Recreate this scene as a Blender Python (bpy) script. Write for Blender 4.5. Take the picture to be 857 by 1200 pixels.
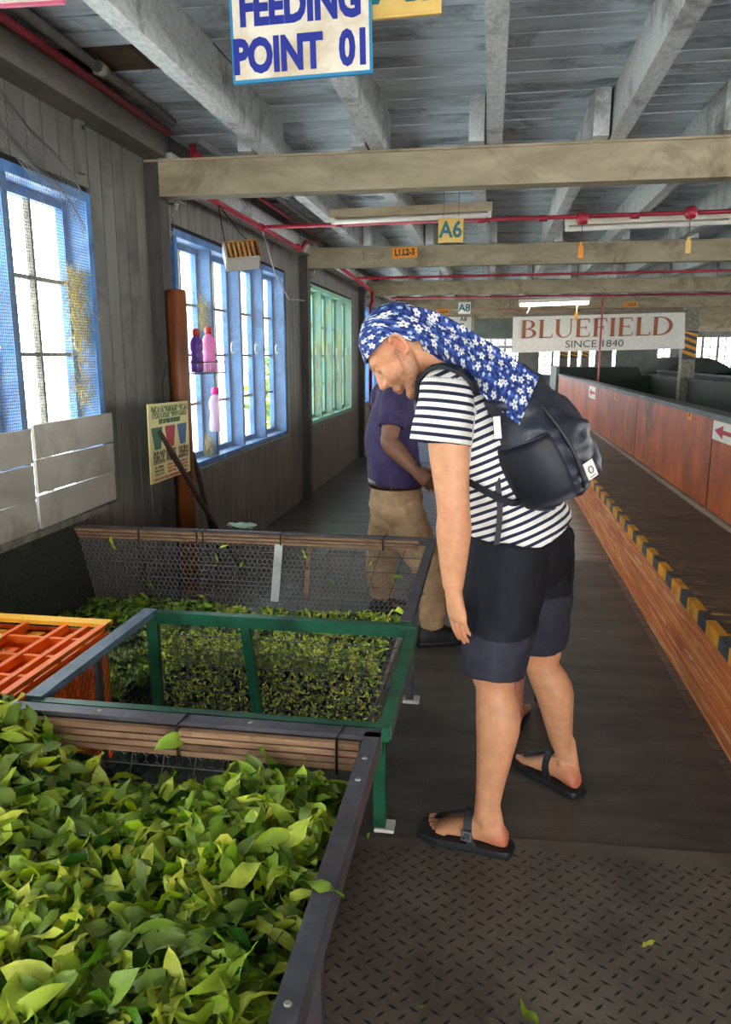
import bpy, bmesh, math, random
import numpy as np
from mathutils import Vector, Matrix, noise

for o in list(bpy.data.objects): bpy.data.objects.remove(o)
scene = bpy.context.scene
COL = scene.collection
R = random.Random(7)

# ---------------------------------------------------------------- camera
CAM_H, FPX = 1.55, 886.0
PITCH = math.atan(182.0 / FPX)
YAW = math.radians(9.2)
cd = bpy.data.cameras.new('camera'); cam = bpy.data.objects.new('camera', cd); COL.objects.link(cam)
cam.location = (0, 0, CAM_H)
cam.rotation_euler = (math.pi / 2 - PITCH, 0, YAW)
cd.sensor_fit = 'VERTICAL'; cd.sensor_height = 36.0; cd.lens = FPX / 1200.0 * 36.0
cd.clip_start = 0.05; cd.clip_end = 300
scene.camera = cam

# ---------------------------------------------------------------- sky and exposure
w = bpy.data.worlds.new('overcast_sky'); scene.world = w; w.use_nodes = True
bg = w.node_tree.nodes['Background']
bg.inputs['Color'].default_value = (0.965, 0.985, 1.0, 1); bg.inputs['Strength'].default_value = 10.0
vs = scene.view_settings
vs.view_transform = 'Standard'; vs.look = 'None'; vs.gamma = 1.0; vs.exposure = 0.45; vs.use_curve_mapping = False

# ---------------------------------------------------------------- materials
def rgb(h):
    h = h.lstrip('#'); c = [int(h[i:i + 2], 16) / 255 for i in (0, 2, 4)]
    return tuple(x / 12.92 if x <= .04045 else ((x + .055) / 1.055) ** 2.4 for x in c) + (1,)

class NT:
    def __init__(s, name):
        s.m = bpy.data.materials.new(name); s.m.use_nodes = True
        s.t = s.m.node_tree; s.b = s.t.nodes['Principled BSDF']; s.out = s.t.nodes['Material Output']
    def n(s, kind, **kw):
        nd = s.t.nodes.new(kind)
        for k, v in kw.items():
            if k.startswith('i_'):
                key = k[2:]
                nd.inputs[int(key) if key.isdigit() else key].default_value = v
            else: setattr(nd, k, v)
        return nd
    def l(s, a, b): s.t.links.new(a, b)
    def math(s, op, a, b=None, c=None, clamp=False):
        nd = s.n('ShaderNodeMath', operation=op, use_clamp=clamp)
        for i, x in enumerate((a, b, c)):
            if x is None: continue
            if isinstance(x, (int, float)): nd.inputs[i].default_value = x
            else: s.l(x, nd.inputs[i])
        return nd.outputs[0]
    def mix(s, fac, a, b):
        nd = s.n('ShaderNodeMix', data_type='RGBA')
        for sock, x in ((nd.inputs[0], fac), (nd.inputs[6], a), (nd.inputs[7], b)):
            if isinstance(x, (int, float, tuple)): sock.default_value = x
            else: s.l(x, sock)
        return nd.outputs[2]
    def ramp(s, fac, stops):
        nd = s.n('ShaderNodeValToRGB'); e = nd.color_ramp.elements
        while len(e) < len(stops): e.new(0.5)
        for i, (p, c) in enumerate(stops):
            e[i].position = p; e[i].color = c if isinstance(c, tuple) else (c, c, c, 1)
        s.l(fac, nd.inputs[0]); return nd.outputs[0]
    def coord(s, scale=(1, 1, 1), kind='Object', rnd=True):
        tc = s.n('ShaderNodeTexCoord')
        src = tc.outputs[kind]
        if rnd:
            oi = s.n('ShaderNodeObjectInfo')
            mul = s.math('MULTIPLY', oi.outputs['Random'], 37.0)
            add = s.n('ShaderNodeVectorMath', operation='ADD'); s.l(src, add.inputs[0]); s.l(mul, add.inputs[1]); src = add.outputs[0]
        mp = s.n('ShaderNodeMapping'); mp.inputs['Scale'].default_value = scale; s.l(src, mp.inputs['Vector'])
        return mp.outputs[0]
    def noise(s, vec, scale=5, detail=4, rough=.6, dist=0):
        nd = s.n('ShaderNodeTexNoise', i_Scale=scale, i_Detail=detail, i_Roughness=rough, i_Distortion=dist); s.l(vec, nd.inputs['Vector'])
        return nd.outputs[0]
    def bump(s, h, strength=.3, dist=.01):
        nd = s.n('ShaderNodeBump', i_Strength=strength, i_Distance=dist); s.l(h, nd.inputs['Height']); s.l(nd.outputs[0], s.b.inputs['Normal'])
    def fin(s, col=None, rough=.6, metal=0, spec=.5):
        if col is not None:
            if isinstance(col, tuple): s.b.inputs['Base Color'].default_value = col
            else: s.l(col, s.b.inputs['Base Color'])
        if isinstance(rough, (int, float)): s.b.inputs['Roughness'].default_value = rough
        else: s.l(rough, s.b.inputs['Roughness'])
        s.b.inputs['Metallic'].default_value = metal; s.b.inputs['Specular IOR Level'].default_value = spec
        return s.m

def worn(name, a, b, scale=6, stretch=(1, 1, 1), rough=.65, metal=0, bump=.15, lo=.35, hi=.68, rvar=.25, dark=None, dscale=2.5, spec=.4):
    """two-tone procedural paint / wood / metal: noise between colours a and b, per-object tone change, optional stains"""
    t = NT(name); v = t.coord(stretch)
    n1 = t.noise(v, scale, 6, .65, .3)
    c = t.ramp(n1, [(lo, rgb(a)), (hi, rgb(b))])
    if dark:
        v2 = t.coord((1, 1, 1)); n2 = t.noise(v2, dscale, 5, .7, .5)
        c = t.mix(t.ramp(n2, [(.52, 0.0), (.68, 1.0)]), c, rgb(dark))
    oi = t.n('ShaderNodeObjectInfo')
    hv = t.n('ShaderNodeHueSaturation'); t.l(c, hv.inputs['Color'])
    t.l(t.math('MULTIPLY_ADD', oi.outputs['Random'], rvar, 1 - rvar / 2), hv.inputs['Value'])
    t.bump(n1, bump, .01)
    return t.fin(hv.outputs[0], rough, metal, spec)

def flat(name, c, rough=.5, metal=0, spec=.4):
    t = NT(name); v = t.coord((1, 1, 1)); n1 = t.noise(v, 14, 3)
    a = rgb(c); lo = tuple(x * .86 for x in a[:3]) + (1,)
    return t.fin(t.ramp(n1, [(.3, lo), (.7, a)]), rough, metal, spec)

MAT = {}
MAT['wall_paint'] = worn('wall_paint', '#5e5c55', '#737068', 5, (1, 1, .25), .6, bump=.1, rvar=.14, dark='#4a4842', dscale=1.3)
MAT['wall_back'] = flat('wall_backing', '#1e1c1a', .9)
MAT['ceil_plank'] = worn('ceiling_plank', '#a9b3b8', '#ccd6dc', 9, (.35, 3, 1), .7, bump=.25, rvar=.3, dark='#6b7073', dscale=2.2)
MAT['joist'] = worn('joist_paint', '#a8aaa7', '#cfd1ce', 70, (1, .5, 1), .7, bump=.3, rvar=.12, dark='#77756f', dscale=3)
MAT['beam'] = worn('beam_paint', '#85795f', '#a3967a', 10, (.3, 1, 1), .65, bump=.2, rvar=.12, dark='#6b5c44', dscale=2.2)  # greyish paint tinted cream: warm light on the beams put into the colour
MAT['post'] = worn('post_paint', '#2f2b27', '#4d4842', 9, (1, 1, .3), .7, rvar=.2)
MAT['rust_post'] = worn('rust_orange_paint', '#5e3014', '#8a4a20', 8, (2, 2, .4), .45, bump=.1)
MAT['blue'] = worn('blue_paint', '#3a679c', '#5c8ec4', 9, (1, 1, .4), .5, bump=.1, rvar=.15, dark='#2c5080', dscale=3)
MAT['teal'] = worn('pale_teal_paint', '#5fa3a6', '#86b98f', 6, (1, 1, .6), .5, rvar=.3, dark='#8fa04c', dscale=2)  # blue window paint with green light off the foliage put into its colour
MAT['greybar'] = worn('weathered_bar', '#5d5a52', '#8b8778', 20, (1, 1, 1), .8)
MAT['white_board'] = worn('white_board', '#9c978c', '#b3ada1', 3, (1, .4, 1), .55, bump=.06, rvar=.05, dark='#8b8578', dscale=1.6)
MAT['screen'] = flat('screen_wire', '#55544e', .5, .3)
MAT['straw'] = worn('straw', '#8c7a35', '#c9b766', 30, rvar=.3)
MAT['floor_base'] = flat('floor_base', '#1c1a18', .9)
MAT['floor_plank'] = worn('floor_plank', '#3f3a35', '#6a625a', 7, (.35, 3, 1), .33, bump=.25, rvar=.3, dark='#2d2926', dscale=2.5, spec=.55)
MAT['deck'] = worn('deck_plank', '#3a2c22', '#62503f', 8, (.4, 4, 1), .6, bump=.3, rvar=.35, dark='#261d17', dscale=2.6)
MAT['plate'] = worn('wall_plate_paint', '#57534b', '#756f65', 9, (1, .3, 1), .7, bump=.2, rvar=.1)
MAT['panel'] = worn('red_brown_panel', '#84360f', '#b85c20', 3.2, (1, 1, .7), .42, bump=.1, rvar=.12, dark='#5a2810', dscale=1.6, spec=.5)
MAT['grey_rail'] = worn('dark_grey_rail', '#4a4d4e', '#6c7072', 8, (1, .3, 1), .55, rvar=.1)
MAT['trim_wood'] = worn('pale_trim_wood', '#6d5847', '#8e7763', 8, (1, .25, 1), .65)
MAT['yellow'] = worn('hazard_yellow', '#cf8610', '#e8a41c', 10, rough=.5, dark='#a86a12', dscale=7)
MAT['hblack'] = worn('hazard_black', '#2c3236', '#454d52', 10, rough=.5)
MAT['red_pipe'] = worn('red_pipe', '#8c1a2a', '#b02a3c', 12, rough=.4, rvar=.1)
MAT['grey_pipe'] = worn('grey_pipe', '#7a7770', '#99958c', 12, rough=.5)
MAT['iron'] = worn('black_angle_iron', '#38363a', '#55535a', 14, rough=.4, metal=.2, bump=.1, rvar=.1, dark='#4d4240', dscale=6)
MAT['green_iron'] = worn('dark_green_paint', '#12402c', '#1d5a3e', 12, rough=.35, bump=.08, rvar=.1, dark='#0d2a20', dscale=5)
MAT['blue_iron'] = worn('blue_grey_iron', '#3d4a58', '#5d7080', 12, rough=.4)
MAT['slat'] = worn('slat_wood', '#75553c', '#a07d5d', 12, (.4, 4, 4), .6, bump=.2, rvar=.25, dark='#5a4030', dscale=6)
MAT['wire'] = flat('galvanised_wire', '#85827c', .4, .3)
MAT['white_lath'] = worn('white_lath', '#a8a59e', '#d2cfc8', 14, (1, 1, .4), .6)
MAT['dark_sheet'] = worn('dark_net_sheet', '#12130f', '#33352c', 60, rough=.8, bump=.3)
MAT['orange'] = worn('orange_plastic', '#e05a10', '#f2741c', 5, rough=.38, rvar=.05, bump=.03)
MAT['yellow_rim'] = worn('yellow_plastic', '#dc9a18', '#f0b63a', 5, rough=.4, bump=.03)
MAT['sign_cream'] = worn('cream_sign', '#cfc3ab', '#e6decb', 3, rough=.5, rvar=.03, bump=.02, dark='#b9a583', dscale=2.4)
MAT['sign_yellow'] = worn('yellow_sign', '#c6a04e', '#dcb968', 3, rough=.5, bump=.02, rvar=.05)
MAT['sign_blue'] = flat('sign_blue_edge', '#2a7fa8', .5)
MAT['ink_blue'] = flat('ink_navy', '#1b2a86', .5)
MAT['ink_teal'] = flat('ink_teal', '#1d6a70', .5)
MAT['ink_black'] = flat('ink_black', '#1c1a1a', .5)
MAT['ink_brown'] = flat('ink_copper', '#9a5220', .5)
MAT['ink_green'] = flat('ink_green', '#1f5e3c', .5)
MAT['ink_red'] = flat('ink_red', '#b5202c', .5)
MAT['ink_grey'] = flat('ink_grey', '#4a4542', .5)
MAT['tag_orange'] = flat('tag_orange', '#e28a12', .5)
MAT['white_card'] = flat('white_card', '#e2ddd3', .5)
MAT['poster'] = worn('pale_yellow_poster', '#d8cb86', '#e6dba0', 3, rough=.5, bump=.02)
MAT['bin_blue'] = flat('bin_blue', '#2e5f8e', .5)
MAT['tarp'] = worn('dark_green_tarp', '#16211a', '#27352b', 5, rough=.6)
MAT['grey_screen'] = worn('grey_green_sheet', '#5c6257', '#6f766a', 3, rough=.6)
MAT['stick'] = worn('dark_stick', '#2b1f19', '#4a382d', 14, (1, 1, .3), .6)
MAT['basket'] = worn('basket_wood', '#8a5a2c', '#c79a5e', 14, rough=.5)
MAT['white_plastic'] = flat('white_plastic', '#d5d0c4', .4)
MAT['black'] = flat('black_part', '#101012', .5)
MAT['batten'] = worn('tan_batten', '#8f7d5e', '#b5a486', 12, (.3, 1, 1), .6)
MAT['concrete'] = worn('outside_ground', '#6d7458', '#8a9070', 2, rough=.9)

def glassmat(name, tint, gloss=.07):
    t = NT(name)
    tr = t.n('ShaderNodeBsdfTransparent'); tr.inputs[0].default_value = tint
    gl = t.n('ShaderNodeBsdfGlossy'); gl.inputs['Roughness'].default_value = .08
    mx = t.n('ShaderNodeMixShader'); mx.inputs[0].default_value = gloss
    t.l(tr.outputs[0], mx.inputs[1]); t.l(gl.outputs[0], mx.inputs[2]); t.l(mx.outputs[0], t.out.inputs[0])
    return t.m
MAT['glass'] = glassmat('window_glass', (.93, .96, .95, 1))

def plastic_clear(name, c, alpha):
    t = NT(name); t.fin(rgb(c), .25); tr = t.n('ShaderNodeBsdfTransparent'); tr.inputs[0].default_value = rgb(c)
    mx = t.n('ShaderNodeMixShader'); mx.inputs[0].default_value = alpha
    t.l(tr.outputs[0], mx.inputs[1]); t.l(t.b.outputs[0], mx.inputs[2]); t.l(mx.outputs[0], t.out.inputs[0])
    return t.m
MAT['purple_bottle'] = plastic_clear('purple_bottle', '#7d4fa0', .6)
MAT['pink_bottle'] = plastic_clear('pink_bottle', '#e79ac6', .5)
MAT['clear_bottle'] = plastic_clear('clear_bottle', '#f0dcea', .35)

def emis(name, c, s):
    t = NT(name); e = t.n('ShaderNodeEmission'); e.inputs[0].default_value = c; e.inputs[1].default_value = s
    t.l(e.outputs[0], t.out.inputs[0]); return t.m
MAT['lamp'] = emis('lit_tube', (1, .97, .9, 1), 14)

# orange scraped riser board
t = NT('scraped_orange_board'); v = t.coord((1, .5, 1), rnd=False)
c = t.ramp(t.noise(v, 5, 5, .6), [(.3, rgb('#a84c1c')), (.7, rgb('#cf6a2c'))])
vs2 = t.coord((3, .22, 9), rnd=False)
n2 = t.noise(vs2, 4.5, 6, .7, .6)
c = t.mix(t.ramp(n2, [(.53, 0.0), (.58, .9)]), c, rgb('#d98f4a'))
n3 = t.noise(t.coord((5, .35, 26), rnd=False), 3, 5, .7, .8)
c = t.mix(t.ramp(n3, [(.57, 0.0), (.59, 1.0)]), c, rgb('#ebc48a'))
t.bump(n2, .4, .01); MAT['riser'] = t.fin(c, .5)

# deck planks: dark worn wood with leftover yellow paint near the walkway's edge
t = NT('deck_plank_painted'); n1 = t.noise(t.coord((.4, 4, 1)), 8, 6, .65, .3); c = t.ramp(n1, [(.35, rgb('#3a2c22')), (.68, rgb('#6a5644'))])
oi = t.n('ShaderNodeObjectInfo'); hv = t.n('ShaderNodeHueSaturation'); t.l(c, hv.inputs['Color']); t.l(t.math('MULTIPLY_ADD', oi.outputs['Random'], .4, .8), hv.inputs['Value'])
tc = t.n('ShaderNodeTexCoord'); sp_ = t.n('ShaderNodeSeparateXYZ'); t.l(tc.outputs['Object'], sp_.inputs[0])
near = t.ramp(t.math('SUBTRACT', sp_.outputs[0], .5), [(.5, 1.0), (.72, 0.0)])
sm_ = t.ramp(t.noise(t.coord((3, 6, 1)), 3, 4, .6), [(.55, 0.0), (.62, 1.0)])
c = t.mix(t.math('MULTIPLY', t.math('MULTIPLY', near, sm_), .75), hv.outputs[0], rgb('#b07a1c'))
t.bump(n1, .3, .01); MAT['deck_edge'] = t.fin(c, .6)
# rubber mats
t = NT('dotted_rubber'); v = t.coord((1, 1, 1), rnd=False)
vo = t.n('ShaderNodeTexVoronoi', i_Scale=62.0, i_Randomness=.05); t.l(v, vo.inputs['Vector'])
dots = t.ramp(vo.outputs['Distance'], [(.22, 1.0), (.34, 0.0)])
n1 = t.noise(t.coord((1, 3, 1), rnd=False), 2.2, 5, .65)
c = t.ramp(n1, [(.3, rgb('#302b28')), (.72, rgb('#5f554c'))])
n2 = t.noise(t.coord((1.2, 14, 1), rnd=False), 3, 5, .7)
c = t.mix(t.ramp(n2, [(.6, 0.0), (.72, .7)]), c, rgb('#6b625a'))
c = t.mix(t.math('MULTIPLY', dots, .45), c, rgb('#6f6a64'))
t.bump(dots, .5, .004); MAT['dotmat'] = t.fin(c, .5, spec=.5)
t = NT('dusty_rubber'); n1 = t.noise(t.coord((1, 1, 1), rnd=False), 3.5, 6, .7)
MAT['treadmat'] = t.fin(t.ramp(n1, [(.3, rgb('#453e37')), (.7, rgb('#72675b'))]), .6, spec=.4)
MAT['tread'] = flat('tread_black', '#171513', .55)

# ---------------------------------------------------------------- mesh builder
def frame_of(d, side=None):
    d = Vector(d).normalized()
    s = Vector(side) if side is not None else (Vector((0, 0, 1)) if abs(d.z) < .9 else Vector((1, 0, 0)))
    u = s - d * s.dot(d)
    if u.length < 1e-6: u = d.orthogonal()
    u.normalize(); return u, d.cross(u).normalized(), d

class MB:
    def __init__(s): s.v = []; s.f = []
    def add(s, vs, fs):
        b = len(s.v); s.v += [tuple(x) for x in vs]; s.f += [tuple(i + b for i in f) for f in fs]; return s
    def bx(s, x0, x1, y0, y1, z0, z1):
        vs = [(x, y, z) for z in (z0, z1) for y in (y0, y1) for x in (x0, x1)]
        return s.add(vs, [(0, 2, 3, 1), (4, 5, 7, 6), (0, 1, 5, 4), (2, 6, 7, 3), (0, 4, 6, 2), (1, 3, 7, 5)])
    def obx(s, c, size, M=None):
        b = MB().bx(-size[0] / 2, size[0] / 2, -size[1] / 2, size[1] / 2, -size[2] / 2, size[2] / 2)
        c = Vector(c); vs = [c + ((M @ Vector(p)) if M is not None else Vector(p)) for p in b.v]
        return s.add(vs, b.f)
    def bar(s, p, q, wd, ht, side=None):
        """rectangular bar from p to q; wd along side, ht across"""
        p, q = Vector(p), Vector(q); u, v, d = frame_of(q - p, side)
        vs = [c + u * a * wd / 2 + v * b * ht / 2 for c in (p, q) for a, b in ((-1, -1), (1, -1), (1, 1), (-1, 1))]
        return s.add(vs, [(3, 2, 1, 0), (4, 5, 6, 7), (0, 1, 5, 4), (1, 2, 6, 5), (2, 3, 7, 6), (3, 0, 4, 7)])
    def tube(s, p, q, r, n=6, r2=None):
        return s.path([p, q], [r, r if r2 is None else r2], n)
    def path(s, pts, r, n=6, cap=True):
        pts = [Vector(p) for p in pts]
        rs = r if isinstance(r, (list, tuple)) else [r] * len(pts)
        rings = []; side = None
        for i, p in enumerate(pts):
            d = (pts[min(i + 1, len(pts) - 1)] - pts[max(i - 1, 0)])
            u, v, d = frame_of(d, side); side = u
            rings.append([p + (u * math.cos(a) + v * math.sin(a)) * rs[i] for a in (2 * math.pi * k / n for k in range(n))])
        return s.loft(rings, cap)
    def loft(s, rings, cap=True, closed=True):
        n = len(rings[0]); vs = [p for r in rings for p in r]; fs = []
        for i in range(len(rings) - 1):
            for k in range(n if closed else n - 1):
                k2 = (k + 1) % n
                fs.append((i * n + k, i * n + k2, (i + 1) * n + k2, (i + 1) * n + k))
        if cap and closed:
            fs.append(tuple(reversed(range(n)))); fs.append(tuple((len(rings) - 1) * n + k for k in range(n)))
        return s.add(vs, fs)
    def ell(s, c, r, M=None, nu=16, nv=10):
        c = Vector(c); vs = [c + (M @ Vector((0, 0, -r[2])) if M is not None else Vector((0, 0, -r[2])))]; fs = []
        for j in range(1, nv):
            ph = -math.pi / 2 + math.pi * j / nv
            for i in range(nu):
                a = 2 * math.pi * i / nu
                p = Vector((r[0] * math.cos(ph) * math.cos(a), r[1] * math.cos(ph) * math.sin(a), r[2] * math.sin(ph)))
                vs.append(c + (M @ p if M is not None else p))
        p = Vector((0, 0, r[2])); vs.append(c + (M @ p if M is not None else p))
        for i in range(nu): fs.append((0, 1 + (i + 1) % nu, 1 + i))
        for j in range(nv - 2):
            for i in range(nu):
                a = 1 + j * nu + i; b = 1 + j * nu + (i + 1) % nu
                fs.append((a, b, b + nu, a + nu))
        top = len(vs) - 1; o = 1 + (nv - 2) * nu
        for i in range(nu): fs.append((o + i, o + (i + 1) % nu, top))
        return s.add(vs, fs)
    def lathe(s, prof, c, n=18, M=None):
        c = Vector(c); rings = []
        for r, z in prof:
            ring = []
            for k in range(n):
                a = 2 * math.pi * k / n; p = Vector((r * math.cos(a), r * math.sin(a), z)); ring.append(c + (M @ p if M is not None else p))
            rings.append(ring)
        return s.loft(rings)
    def prism(s, poly, o, ux, uy, th):
        """2-D polygon (list of x,y) extruded by th along ux x uy, in plane o + x*ux + y*uy"""
        o, ux, uy = Vector(o), Vector(ux), Vector(uy); nz = ux.cross(uy).normalized() * th
        n = len(poly); a = [o + ux * x + uy * y for x, y in poly]; b = [p + nz for p in a]
        fs = [tuple(reversed(range(n))), tuple(range(n, 2 * n))] + [(i, (i + 1) % n, (i + 1) % n + n, i + n) for i in range(n)]
        return s.add(a + b, fs)
    def mesh(s, name, mat=None, smooth=False):
        me = bpy.data.meshes.new(name); me.from_pydata(s.v, [], s.f)
        if mat is not None: me.materials.append(MAT[mat] if isinstance(mat, str) else mat)
        if smooth: me.polygons.foreach_set('use_smooth', [True] * len(me.polygons))
        me.update(); return me
    def obj(s, name, mat=None, parent=None, smooth=False, **kw):
        o = bpy.data.objects.new(name, s.mesh(name, mat, smooth)); COL.objects.link(o)
        return settle(o, parent, **kw)

def wloc(o):
    l = Vector(o.location)
    while o.parent: o = o.parent; l += Vector(o.location)
    return l
def settle(o, parent=None, **kw):
    if parent is not None:
        o.parent = parent; o.location = Vector(o.location) - wloc(parent)
    for k, v in kw.items(): o[k] = v
    return o
def root(name, loc, label=None, category=None, group=None, kind=None):
    o = bpy.data.objects.new(name, None); COL.objects.link(o); o.location = loc; o.empty_display_size = .1
    return tag(o, label, category, group, kind)
def tag(o, label=None, category=None, group=None, kind=None):
    for k, v in (('label', label), ('category', category), ('group', group), ('kind', kind)):
        if v: o[k] = v
    return o
def inst(me, name, loc, parent=None, rot=None):
    o = bpy.data.objects.new(name, me); COL.objects.link(o); o.location = loc
    if rot is not None: o.rotation_euler = rot
    return settle(o, parent)
def centred(mb):
    """move a mesh builder's origin to its bounding-box centre; returns the centre"""
    a = np.array(mb.v); c = (a.min(0) + a.max(0)) / 2; mb.v = [tuple(p) for p in (a - c)]; return Vector(c)
def cobj(mb, name, mat, parent=None, smooth=False, **kw):
    c = centred(mb); o = bpy.data.objects.new(name, mb.mesh(name, mat, smooth)); COL.objects.link(o); o.location = c
    return settle(o, parent, **kw)

def text_mesh(txt, size, off=0.0, ext=.0012, squeeze=1.0, align='CENTER'):
    cu = bpy.data.curves.new('lettering', 'FONT'); cu.body = txt; cu.size = size; cu.offset = off; cu.extrude = ext
    cu.align_x = align; cu.align_y = 'CENTER'; cu.resolution_u = 3
    o = bpy.data.objects.new('lettering', cu); COL.objects.link(o)
    bpy.context.view_layer.update()
    me = bpy.data.meshes.new_from_object(o.evaluated_get(bpy.context.evaluated_depsgraph_get()))
    bpy.data.objects.remove(o); bpy.data.curves.remove(cu)
    for v in me.vertices: v.co.x *= squeeze
    return me
def lettering(txt, size, centre, ux, uy, mat, parent, off=0.0, squeeze=1.0, align='CENTER', name='lettering'):
    me = text_mesh(txt, size, off, .0012, squeeze, align); me.materials.clear(); me.materials.append(MAT[mat])
    ux, uy = Vector(ux).normalized(), Vector(uy).normalized(); nz = ux.cross(uy)
    M = Matrix((ux, uy, nz)).transposed()
    # one part per character: group the mesh islands whose x ranges overlap
    bm = bmesh.new(); bm.from_mesh(me); bm.verts.ensure_lookup_table(); seen = set(); isl = []
    for v in bm.verts:
        if v.index in seen: continue
        st_, comp = [v], set()
        while st_:
            q = st_.pop()
            if q.index in comp: continue
            comp.add(q.index); st_ += [e.other_vert(q) for e in q.link_edges]
        seen |= comp; xs = [bm.verts[i].co.x for i in comp]; isl.append([min(xs), max(xs), comp])
    isl.sort(key=lambda t_: t_[0]); grp = []
    for a, b, c_ in isl:
        if grp and a < grp[-1][1] - .15 * size * squeeze: grp[-1][1] = max(b, grp[-1][1]); grp[-1][2] |= c_
        else: grp.append([a, b, set(c_)])
    for a, b, c_ in grp:
        ids = {v: k for k, v in enumerate(sorted(c_))}
        m = MB(); m.v = [tuple(M @ bm.verts[v].co) for v in sorted(c_)]; m.f = [tuple(ids[v.index] for v in f.verts) for f in bm.faces if f.verts[0].index in c_]
        inst(m.mesh('letter', mat), 'letter', centre, parent)
    bm.free()

# pixel -> ray helper (857 x 1200 frame)
_F = Vector((-math.sin(YAW) * math.cos(PITCH), math.cos(YAW) * math.cos(PITCH), -math.sin(PITCH)))
_R = Vector((math.cos(YAW), math.sin(YAW), 0)); _U = _R.cross(_F)
def ray(px, py): return _R * (px - 428.5) / FPX - _U * (py - 600) / FPX + _F
def aty(px, py, y):
    v = ray(px, py); return Vector((0, 0, CAM_H)) + v * (y / v.y)
def atz(px, py, z):
    v = ray(px, py); return Vector((0, 0, CAM_H)) + v * ((z - CAM_H) / v.z)
def atx(px, py, x):
    v = ray(px, py); return Vector((0, 0, CAM_H)) + v * (x / v.x)

# ================================================================ STRUCTURE
WX = -2.0                      # inner face of the left wall
BAY, P0 = 3.65, 4.45           # post / beam spacing along the hall
YB, YF, XR = -4.0, 33.6, 13.0  # extent of the hall
CZ = 2.88                      # underside of the ceiling boards
WINS = [(1.09 + BAY * k, 3.72 + BAY * k) for k in range(-1, 9)]
ZS, ZH = .79, 2.34

# ---- floor
fl = MB().bx(WX - .15, XR, YB, YF, -.12, -.03).obj('floor', 'floor_base', kind='structure')
pw = .142; me = MB().bx(-1.5, 1.5, -pw / 2 + .0025, pw / 2 - .0025, -.03, 0).mesh('floor_plank', 'floor_plank')
far = MB()
k = 0; y = 1.2
while y < 20:
    o = inst(me, 'plank', (-.5 + R.uniform(-.004, .004), y, R.uniform(-.003, 0)), fl); y += pw
MB().bx(1.0, XR, YB, YF, -.03, -.004).obj('floor_side', 'floor_plank', fl)
MB().bx(WX, 1.0, YB, 1.2 - pw / 2, -.03, -.002).obj('floor_near', 'floor_plank', fl)
MB().bx(WX, 1.0, 20, YF, -.03, -.002).obj('floor_far', 'floor_plank', fl)

# ---- rubber mats (top-level things lying on the floor)
def sheet(name, poly, z0, z1, mat, label, cat):
    m = MB().prism(poly, (0, 0, z0), (1, 0, 0), (0, 1, 0), z1 - z0)
    return tag(m.obj(name, mat), label, cat)
sheet('dotted_mat', [(-1.25, 2.12), (.93, 2.2), (.93, 5.85), (-1.25, 5.85)], .0, .005, 'dotmat', 'long black studded rubber mat running down the aisle beside the orange kerb', 'mat')
tm = sheet('tread_mat', [(-1.9, -1.0), (.95, -1.0), (.95, 2.29), (.12, 2.255), (-.3, 2.19), (-1.9, 2.1)], .005, .0085, 'treadmat', 'dusty rubber mat with diamond tread under the sandalled front foot', 'mat')
tr = MB(); sx, sy = .052, .026
for j in range(int(1.9 / sy)):
    for i in range(int(1.6 / sx)):
        x = -.6 + (i + (j % 2) * .5) * sx; yy = .45 + j * sy
        if yy > 2.20 - max(0, -x) * .2 or x > .93: continue
        a = math.radians(38 if (j % 2) else -38) + math.radians(9); L, wd = .0165, .0038
        c, s = math.cos(a), math.sin(a)
        pts = [(L, 0), (0, wd), (-L, 0), (0, -wd)]
        base = [(x + px * c - py * s, yy + px * s + py * c, .0085) for px, py in pts]
        top = [(x + .6 * (px * c - py * s), yy + .6 * (px * s + py * c), .0098) for px, py in pts]
        tr.add(base + top, [(4, 5, 6, 7), (0, 1, 5, 4), (1, 2, 6, 5), (2, 3, 7, 6), (3, 0, 4, 7)])
tr.obj('tread_studs', 'tread', tm, kind='stuff')

# ---- left wall: backing with openings, boards, posts
bk = MB(); bx0, bx1 = WX - .15, WX - .018
bk.bx(bx0, bx1, YB, YF, -.03, ZS); bk.bx(bx0, bx1, YB, YF, ZH, CZ + .05)
prev = YB
for a, b in WINS:
    bk.bx(bx0, bx1, prev, a, ZS, ZH); prev = b
bk.bx(bx0, bx1, prev, YF, ZS, ZH)
wl = bk.obj('wall_left', 'wall_back', kind='structure')
bw = .128
def board_mesh(z0, z1): return MB().bx(WX - .018, WX, -bw / 2 + .005, bw / 2 - .005, z0, z1).mesh('wall_board', 'wall_paint')
bm_full, bm_lo, bm_hi = board_mesh(0, CZ), board_mesh(0, ZS - .02), board_mesh(ZH + .03, CZ)
y = 1.5
while y < 16.5:
    inside = [w_ for w_ in WINS if w_[0] - .04 < y < w_[1] + .04]
    if inside:
        inst(bm_lo, 'board', (0, y, 0), wl); inst(bm_hi, 'board', (0, y, 0), wl)
    else: inst(bm_full, 'board', (0, y, 0), wl)
    y += bw
pb = MB().bx(WX - .018, WX, YB, 1.43, 0, ZS).bx(WX - .018, WX, YB, 1.43, ZH, CZ).bx(WX - .018, WX, 16.6, YF, 0, ZS).bx(WX - .018, WX, 16.6, YF, ZH, CZ)
pb.obj('board_run', 'wall_paint', wl)

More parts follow.
